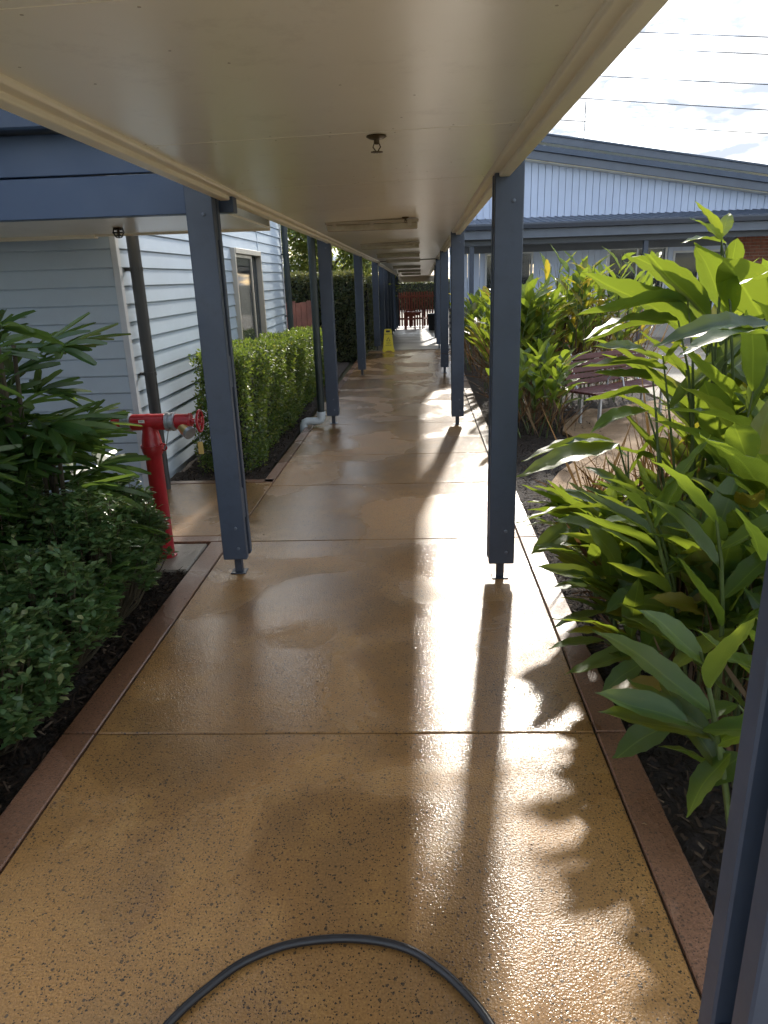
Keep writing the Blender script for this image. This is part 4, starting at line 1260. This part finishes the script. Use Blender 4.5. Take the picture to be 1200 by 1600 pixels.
def dry_stalks(plant, n, x0, x1, y0, y1, h):
    P = np.stack([rnd(n, x0, x1), rnd(n, y0, y1), rnd(n, -.04, h * .35)], 1)
    D = rng.normal(0, .45, (n, 3)) + np.array([0, 0, 1.0])
    U = rng.normal(0, 1, (n, 3))
    o = obj('dry_stalks', scatter('dry_stalks', P, D, U, rnd(n, .3, 1.0) * h, rnd(n, .006, .028), 'deadleaf', LEAF2), plant)
    o.location = -plant.location; o['kind'] = 'stuff'
HERO = [(1.12,3.10,1.89,1.26,3.15,1.76,0.07),(1.30,3.20,1.86,1.26,3.15,1.76,0.06),(1.08,3.00,1.83,1.26,3.15,1.75,0.06),(1.30,3.10,1.76,1.33,3.20,1.64,0.06),(1.09,3.10,1.77,1.30,3.20,1.74,0.05),(0.66,2.90,1.62,1.27,3.20,1.33,0.12),(0.63,2.80,1.44,1.13,3.10,1.52,0.10),(0.85,3.00,1.71,1.24,3.20,1.50,0.11),(0.88,2.90,1.67,1.23,3.10,1.44,0.09),(1.14,3.10,1.75,1.34,3.20,1.44,0.16),(1.21,3.00,1.69,1.49,3.20,1.43,0.17),(1.03,3.10,1.64,1.22,3.20,1.43,0.13),(0.84,2.50,1.45,1.31,2.70,1.44,0.09),(0.88,2.40,1.43,1.28,2.60,1.42,0.10),(0.64,2.80,1.46,1.10,3.10,1.44,0.09),(0.69,2.90,1.37,1.10,3.20,1.43,0.09),(1.09,2.50,1.60,1.26,2.60,1.62,0.10),(0.68,2.90,1.27,1.11,3.20,1.23,0.08),(0.72,2.90,1.22,1.05,3.20,1.18,0.06),(0.73,3.00,1.34,1.10,3.30,1.26,0.07),(0.72,2.90,1.05,1.04,3.20,1.04,0.08),(0.72,3.00,1.10,1.04,3.20,1.13,0.07),(0.44,2.90,0.84,0.92,3.20,0.90,0.09),(0.57,3.10,0.87,0.93,3.30,0.89,0.06),(0.44,2.90,0.64,0.89,3.10,0.64,0.07),(0.48,3.10,0.90,0.90,3.20,0.91,0.08),(0.82,2.40,1.21,1.32,2.60,1.04,0.09),(0.82,2.00,1.20,1.13,2.20,0.93,0.16),(0.89,2.10,1.11,1.17,2.30,0.87,0.14),(0.56,2.70,0.71,0.96,2.90,0.53,0.11),(0.71,2.70,0.83,1.07,2.90,0.49,0.12),(0.56,2.60,0.64,1.01,2.80,0.48,0.11),(0.68,2.50,0.81,1.05,2.70,0.65,0.09),(0.83,1.80,1.04,0.97,1.90,0.86,0.09),(0.50,2.90,0.48,0.72,3.00,0.59,0.09),(0.78,2.50,0.57,0.66,2.60,0.72,0.10),(0.56,2.75,0.38,0.90,2.70,0.44,0.09),(0.90,2.20,0.81,1.03,2.30,0.55,0.15),(0.82,2.30,0.80,1.06,2.40,0.73,0.06),(0.72,2.50,0.40,0.83,2.50,0.51,0.07),(0.72,2.30,0.56,1.10,2.30,0.43,0.11),(0.54,2.60,0.30,0.74,2.60,0.35,0.07),(0.76,1.95,0.48,0.97,2.00,0.59,0.12),(0.54,2.30,0.24,0.90,2.30,0.36,0.10),(0.61,2.10,0.30,0.75,2.10,0.43,0.09),(0.60,2.00,0.36,0.83,2.00,0.39,0.09),(0.75,2.10,0.43,0.87,2.10,0.32,0.07),(0.59,1.85,0.23,0.76,1.85,0.37,0.09),(0.74,1.70,0.48,0.86,1.70,0.52,0.06),(0.68,1.55,0.30,0.81,1.60,0.44,0.09),(0.51,2.50,0.26,0.72,2.50,0.28,0.05),(0.87,2.70,0.90,1.12,2.90,0.52,0.10),(1.02,2.90,1.31,1.43,3.20,1.04,0.12),(1.15,2.90,1.23,1.35,3.10,0.89,0.12),(0.82,2.20,0.68,1.05,2.30,0.68,0.09),(0.74,1.60,0.33,0.87,1.65,0.40,0.07)]
g1 = empty('ginger_plant', (1.25, 2.8, -.03), 'large glossy ginger plant leaning over the walkway on the right', 'plant')
gi = 0
for (tx, ty, tz, bx, by, bz, w) in HERO:
    place_leaf(g1, (bx, by, bz), (tx, ty, tz), w * 1.28, random.uniform(-.45, .45))
    if gi % 2 == 0:
        gx, gy = bx + random.uniform(.05, .30), by + random.uniform(-.1, .25)
        stem_curve(g1, (max(.9, gx), gy, -.03), (bx, by, bz), (random.uniform(0, .12), 0, bz * .18), .008)
    gi += 1
for i in range(22):                                   # low growth at the foot
    bx, by = random.uniform(.86, 1.45), random.uniform(1.5, 3.4)
    ginger_cane(g1, (bx, by, -.03), (bx + random.uniform(-.22, .2), by + random.uniform(-.25, .2), random.uniform(.40, .95)), (0, 0, .1), 6, .34, .090, yellow=.05, start=.3)
g2 = empty('ginger_plant', (1.6, 3.5, -.03), 'tall dense ginger canes behind the foremost leaves at the right edge', 'plant')
for i in range(30):
    by = random.uniform(2.0, 4.3)
    bx = random.uniform(max(1.02, .36 * by + .12), 2.3)
    h = random.uniform(.75, 1.35) + .10 * (by - 2.5)
    ginger_cane(g2, (bx, by, -.03), (bx + random.uniform(-.25, .2), by + random.uniform(-.3, .2), h), (0, 0, .15), random.randint(8, 10), .40, .098, yellow=.06, start=.22)
dry_stalks(g2, 380, 1.0, 2.2, 2.6, 4.4, .9)
# dead stalks and dry leaves in the clump
dry_stalks(g1, 420, .92, 2.0, 1.8, 4.2, .6)

g4 = empty('ginger_plant', (1.8, 3.8, -.03), 'dark dense ginger canes behind the tall upper leaves on the right', 'plant')
for i in range(26):
    by = random.uniform(3.0, 4.5)
    bx = random.uniform(.33 * by + .22, 2.4)
    ginger_cane(g4, (bx, by, -.03), (bx + random.uniform(-.2, .2), by + random.uniform(-.3, .15), random.uniform(1.05, 1.55)), (0, 0, .15), 10, .42, .105, yellow=.05, start=.25)
dry_stalks(g4, 260, 1.25, 2.3, 3.2, 4.5, .9)
g3 = empty('ginger_plant', (1.0, 2.7, -.03), 'arching ginger canes spilling low over the right border strip', 'plant')
for i in range(24):
    by = random.uniform(1.75, 3.75)
    bx = random.uniform(.88, 1.12)
    h = random.uniform(.35, 1.0 if by < 2.6 else .62)
    ginger_cane(g3, (bx, by, -.03), (bx - random.uniform(.08, .30), by - random.uniform(.0, .25), h), (.05, 0, .16), 7, .33, .088, az=random.uniform(2.4, 3.6), yellow=.01, start=.3)

for i in range(12):
    by = random.uniform(2.3, 3.3); bx = random.uniform(.95, 1.35)
    ginger_cane(g3, (bx, by, -.03), (bx + random.uniform(-.2, .1), by - random.uniform(.0, .2), random.uniform(.5, .76)), (.03, 0, .12), 7, .34, .095, yellow=.01, start=.3)
dry_stalks(g3, 260, .92, 1.5, 2.2, 3.6, .62)

def ginger_clump(label, x0, x1, y0, y1, h0, h1, canes, leaves, L, W, yellow=.1, stalks=300, heightf=None):
    p = empty('ginger_plant', ((x0 + x1) / 2, (y0 + y1) / 2, -.03), label, 'plant')
    for i in range(canes):
        bx, by = random.uniform(x0, x1), random.uniform(y0, y1)
        h = random.uniform(h0, h1)
        if heightf: h *= heightf(bx, by)
        ginger_cane(p, (bx, by, -.03), (bx + random.uniform(-.3, .25), by + random.uniform(-.35, .15), h), (0, 0, .12), leaves, L, W, yellow=yellow)
    dry_stalks(p, stalks, x0, x1, y0, y1, .75 * h1)
    return p
ginger_clump('ginger clump with broad grey-green leaves just right of the large post', 1.15, 1.75, 8.9, 10.0, 1.1, 1.5, 26, 9, .42, .115, .04, 300)
ginger_clump('yellowing ginger clump behind the garden bench', 1.75, 3.1, 9.4, 10.8, 1.35, 1.85, 30, 9, .38, .09, .28, 420)
ginger_clump('bright ginger clump beside the second right hand post', .98, 1.45, 10.4, 14.5, .8, 1.25, 30, 8, .42, .095, .08, 260)
ginger_clump('short dark ginger undergrowth at the left end of the bench', 1.0, 1.6, 7.4, 8.9, .5, .85, 20, 8, .30, .085, .05, 260)

# ------------------------------------------------------------------ left bed: fan palms and shrubs
def fan_mesh(seed, n=8, L=.30, W=.046):
    rr = random.Random(seed)
    V, F = [], []
    spread = rr.uniform(2.0, 2.7)
    for k in range(n):
        a = (k / (n - 1) - .5) * spread + rr.uniform(-.06, .06)
        l_ = L * (1 - .22 * abs(a) / spread * 2) * rr.uniform(.88, 1.08)
        tilt = rr.uniform(-.1, .15); dr = rr.uniform(.10, .42)
        c, s = math.cos(a), math.sin(a)
        base = len(V)
        for i in range(6):
            t = i / 5
            w = W * (.25 + .75 * min(1, t * 2.4)) * (1 if t < .85 else .55) * .5
            rr_ = t * l_
            z = tilt * rr_ - dr * l_ * t * t
            for (u, dz) in ((-w, .0), (0, -w * .55), (w, .0)):
                V.append((s * rr_ + c * u, c * rr_ - s * u, z + dz))
        for i in range(5):
            for j in range(2):
                q = base + i * 3 + j
                F.append((q, q + 1, q + 4, q + 3))
    # petiole
    k = len(V)
    for i, yy in enumerate((-.26, 0.01)):
        V += [(-.004, yy, -.004 - .02 * i), (.004, yy, -.004 - .02 * i), (0, yy, .004 - .02 * i)]
    F += [(k, k + 1, k + 4, k + 3), (k + 1, k + 2, k + 5, k + 4), (k + 2, k, k + 3, k + 5)]
    me = bpy.data.meshes.new('palm_frond')
    me.from_pydata(V, [], F)
    me.materials.append(M['palm'])
    return me
FANS = [fan_mesh(i, n=random.choice((6, 7, 8, 9)), L=random.uniform(.27, .36)) for i in range(7)]
def fan_palm(label, x, y, canes, h0, h1, spread, fpc=8, scale=1.0):
    p = empty('fan_palm', (x, y, -.03), label, 'palm')
    for c in range(canes):
        bx, by = random.uniform(-spread, spread), random.uniform(-spread, spread)
        tx, ty, h = bx + random.uniform(-.12, .14), by + random.uniform(-.12, .12), random.uniform(h0, h1)
        MB().tube([(bx, by, 0), ((bx + tx) / 2 + .02, (by + ty) / 2, h * .5), (tx, ty, h)], [.014, .013, .011], 7).build('stem', 'cane', p, smooth=True)
        for f in range(fpc):
            t = .45 + .55 * (f + .5) / fpc
            a = f * 2.4 + c
            el = R(random.uniform(-5, 30) + 45 * max(0, t - .75) / .25 * random.random())
            b = Vector((bx + (tx - bx) * t, by + (ty - by) * t, h * t))
            d = Vector((math.cos(a) * math.cos(el), math.sin(a) * math.cos(el), math.sin(el)))
            xx = d.cross(Vector((0, 0, 1))).normalized(); zz = xx.cross(d)
            rot = Matrix((xx, d, zz)).transposed().to_4x4()
            sc = random.uniform(.85, 1.15) * scale
            mw = Matrix.Translation(b + d * .26 * sc) @ rot @ Matrix.Rotation(random.uniform(-.4, .4), 4, 'Y') @ Matrix.Scale(sc, 4)
            obj('frond', random.choice(FANS), p, mw=mw)
    return p
fan_palm('tall dark fan palm in the left bed in front of the grey wall', -2.20, 3.5, 10, 1.05, 1.52, .24, 9)
fan_palm('fan palm cropped by the left edge with pale dry leaf tips', -2.36, 2.85, 10, 1.0, 1.52, .26, 9)
fan_palm('low fan palm beside the hydrant above the leafy shrubs', -2.04, 3.62, 6, .80, 1.05, .10, 6, .92)
fan_palm('small fan palm among the shrubs near the left border', -1.90, 2.85, 3, .30, .48, .10, 5, .8)

def shrub(label, x, y, rx, ry, h, n, L=.05, W=.022, mat='shrub'):
    p = empty('leafy_shrub', (x, y, -.03), label, 'shrub')
    st = MB()
    ns = int(n / 22)
    tips = []
    for i in range(ns):
        a, r = random.uniform(0, 2 * math.pi), math.sqrt(random.random())
        zt = h * (1 - .45 * r * r) * random.uniform(.45, 1.05)
        t = Vector((math.cos(a) * r * rx, math.sin(a) * r * ry, zt))
        tips.append(t)
        st.tube([(t.x * .3, t.y * .3, 0), (t.x * .75, t.y * .75, zt * .5), t], [.005, .004, .002], 4, caps=False)
    st.build('stems', 'cane', p)
    T = np.array([tuple(t) for t in tips])
    idx = rng.integers(0, ns, n)
    back = rng.exponential(.05, n)
    P = T[idx] * (1 - np.minimum(back, .35)[:, None] * np.array([.35, .35, .6])) + rng.normal(0, .012, (n, 3))
    a = rnd(n, 0, 2 * math.pi)
    D = np.stack([np.cos(a), np.sin(a), rnd(n, -.25, .75)], 1)
    U = np.stack([rnd(n, -.35, .35), rnd(n, -.35, .35), np.ones(n)], 1)
    o = obj('foliage', scatter('foliage', P, D, U, rnd(n, .65, 1.25) * L, rnd(n, .75, 1.25) * W, mat, LEAF6, True), p)
    o['kind'] = 'stuff'
    return p
shrub('leafy green shrub in front of the red hydrant', -1.66, 3.74, .22, .26, .66, 5600, .046, .021)
shrub('shrub with small pale leaves at the bed edge below the palms', -1.66, 3.28, .29, .34, .74, 7600, .05, .022)
shrub('leafy shrub midway along the left border', -1.68, 2.78, .31, .36, .62, 7200)
shrub('low shrub spilling towards the left border in the foreground', -1.69, 2.25, .31, .36, .55, 6400)
shrub('broad shrub at the lower left edge of the picture', -1.80, 1.80, .36, .34, .46, 5200, .055, .025)
shrub('tall leafy shrub under the palms at the left edge', -2.1, 3.1, .36, .55, .95, 8000)
shrub('dark shrub at the left edge behind the low shrubs', -2.15, 2.4, .34, .42, 1.0, 7600)

# a few fallen leaves and bits on the concrete
lit = MB()
LIT = [(random.uniform(-1.2, .62), random.uniform(1.7, 7.5), random.uniform(0, 6.28), random.uniform(.006, .016)) for _ in range(34)] + [(random.choice((LJ, RJ)) + random.uniform(-.03, .03), random.uniform(1.5, 6), random.uniform(0, 6.28), random.uniform(.008, .02)) for _ in range(26)]
for (x, y, a, s) in tuple(LIT) + ((-1.33, 2.72, .5, .022), (-.42, 2.55, 1.2, .015), (-.10, 2.42, 2.5, .018), (.33, 3.1, .3, .012), (.12, 2.95, 1.9, .010), (-.8, 5.0, .4, .02), (-1.25, 5.1, 1.1, .03), (-1.5, 4.9, 2.2, .04), (.4, 2.6, .9, .014), (-.6, 1.9, 2.9, .012)):
    c, sn = math.cos(a), math.sin(a)
    pts = [(0, 0), (.25, .5), (0, 1), (-.25, .5)]
    lit.add([(x + (u * c - v * sn) * s, y + (u * sn + v * c) * s, .0055 + (.003 if i % 2 else 0)) for i, (u, v) in enumerate(pts)], [(0, 1, 2, 3)])
tag(lit.build('leaf_litter', 'deadleaf'), 'tiny dry leaf scraps scattered over the wet concrete', 'leaf litter', kind='stuff')
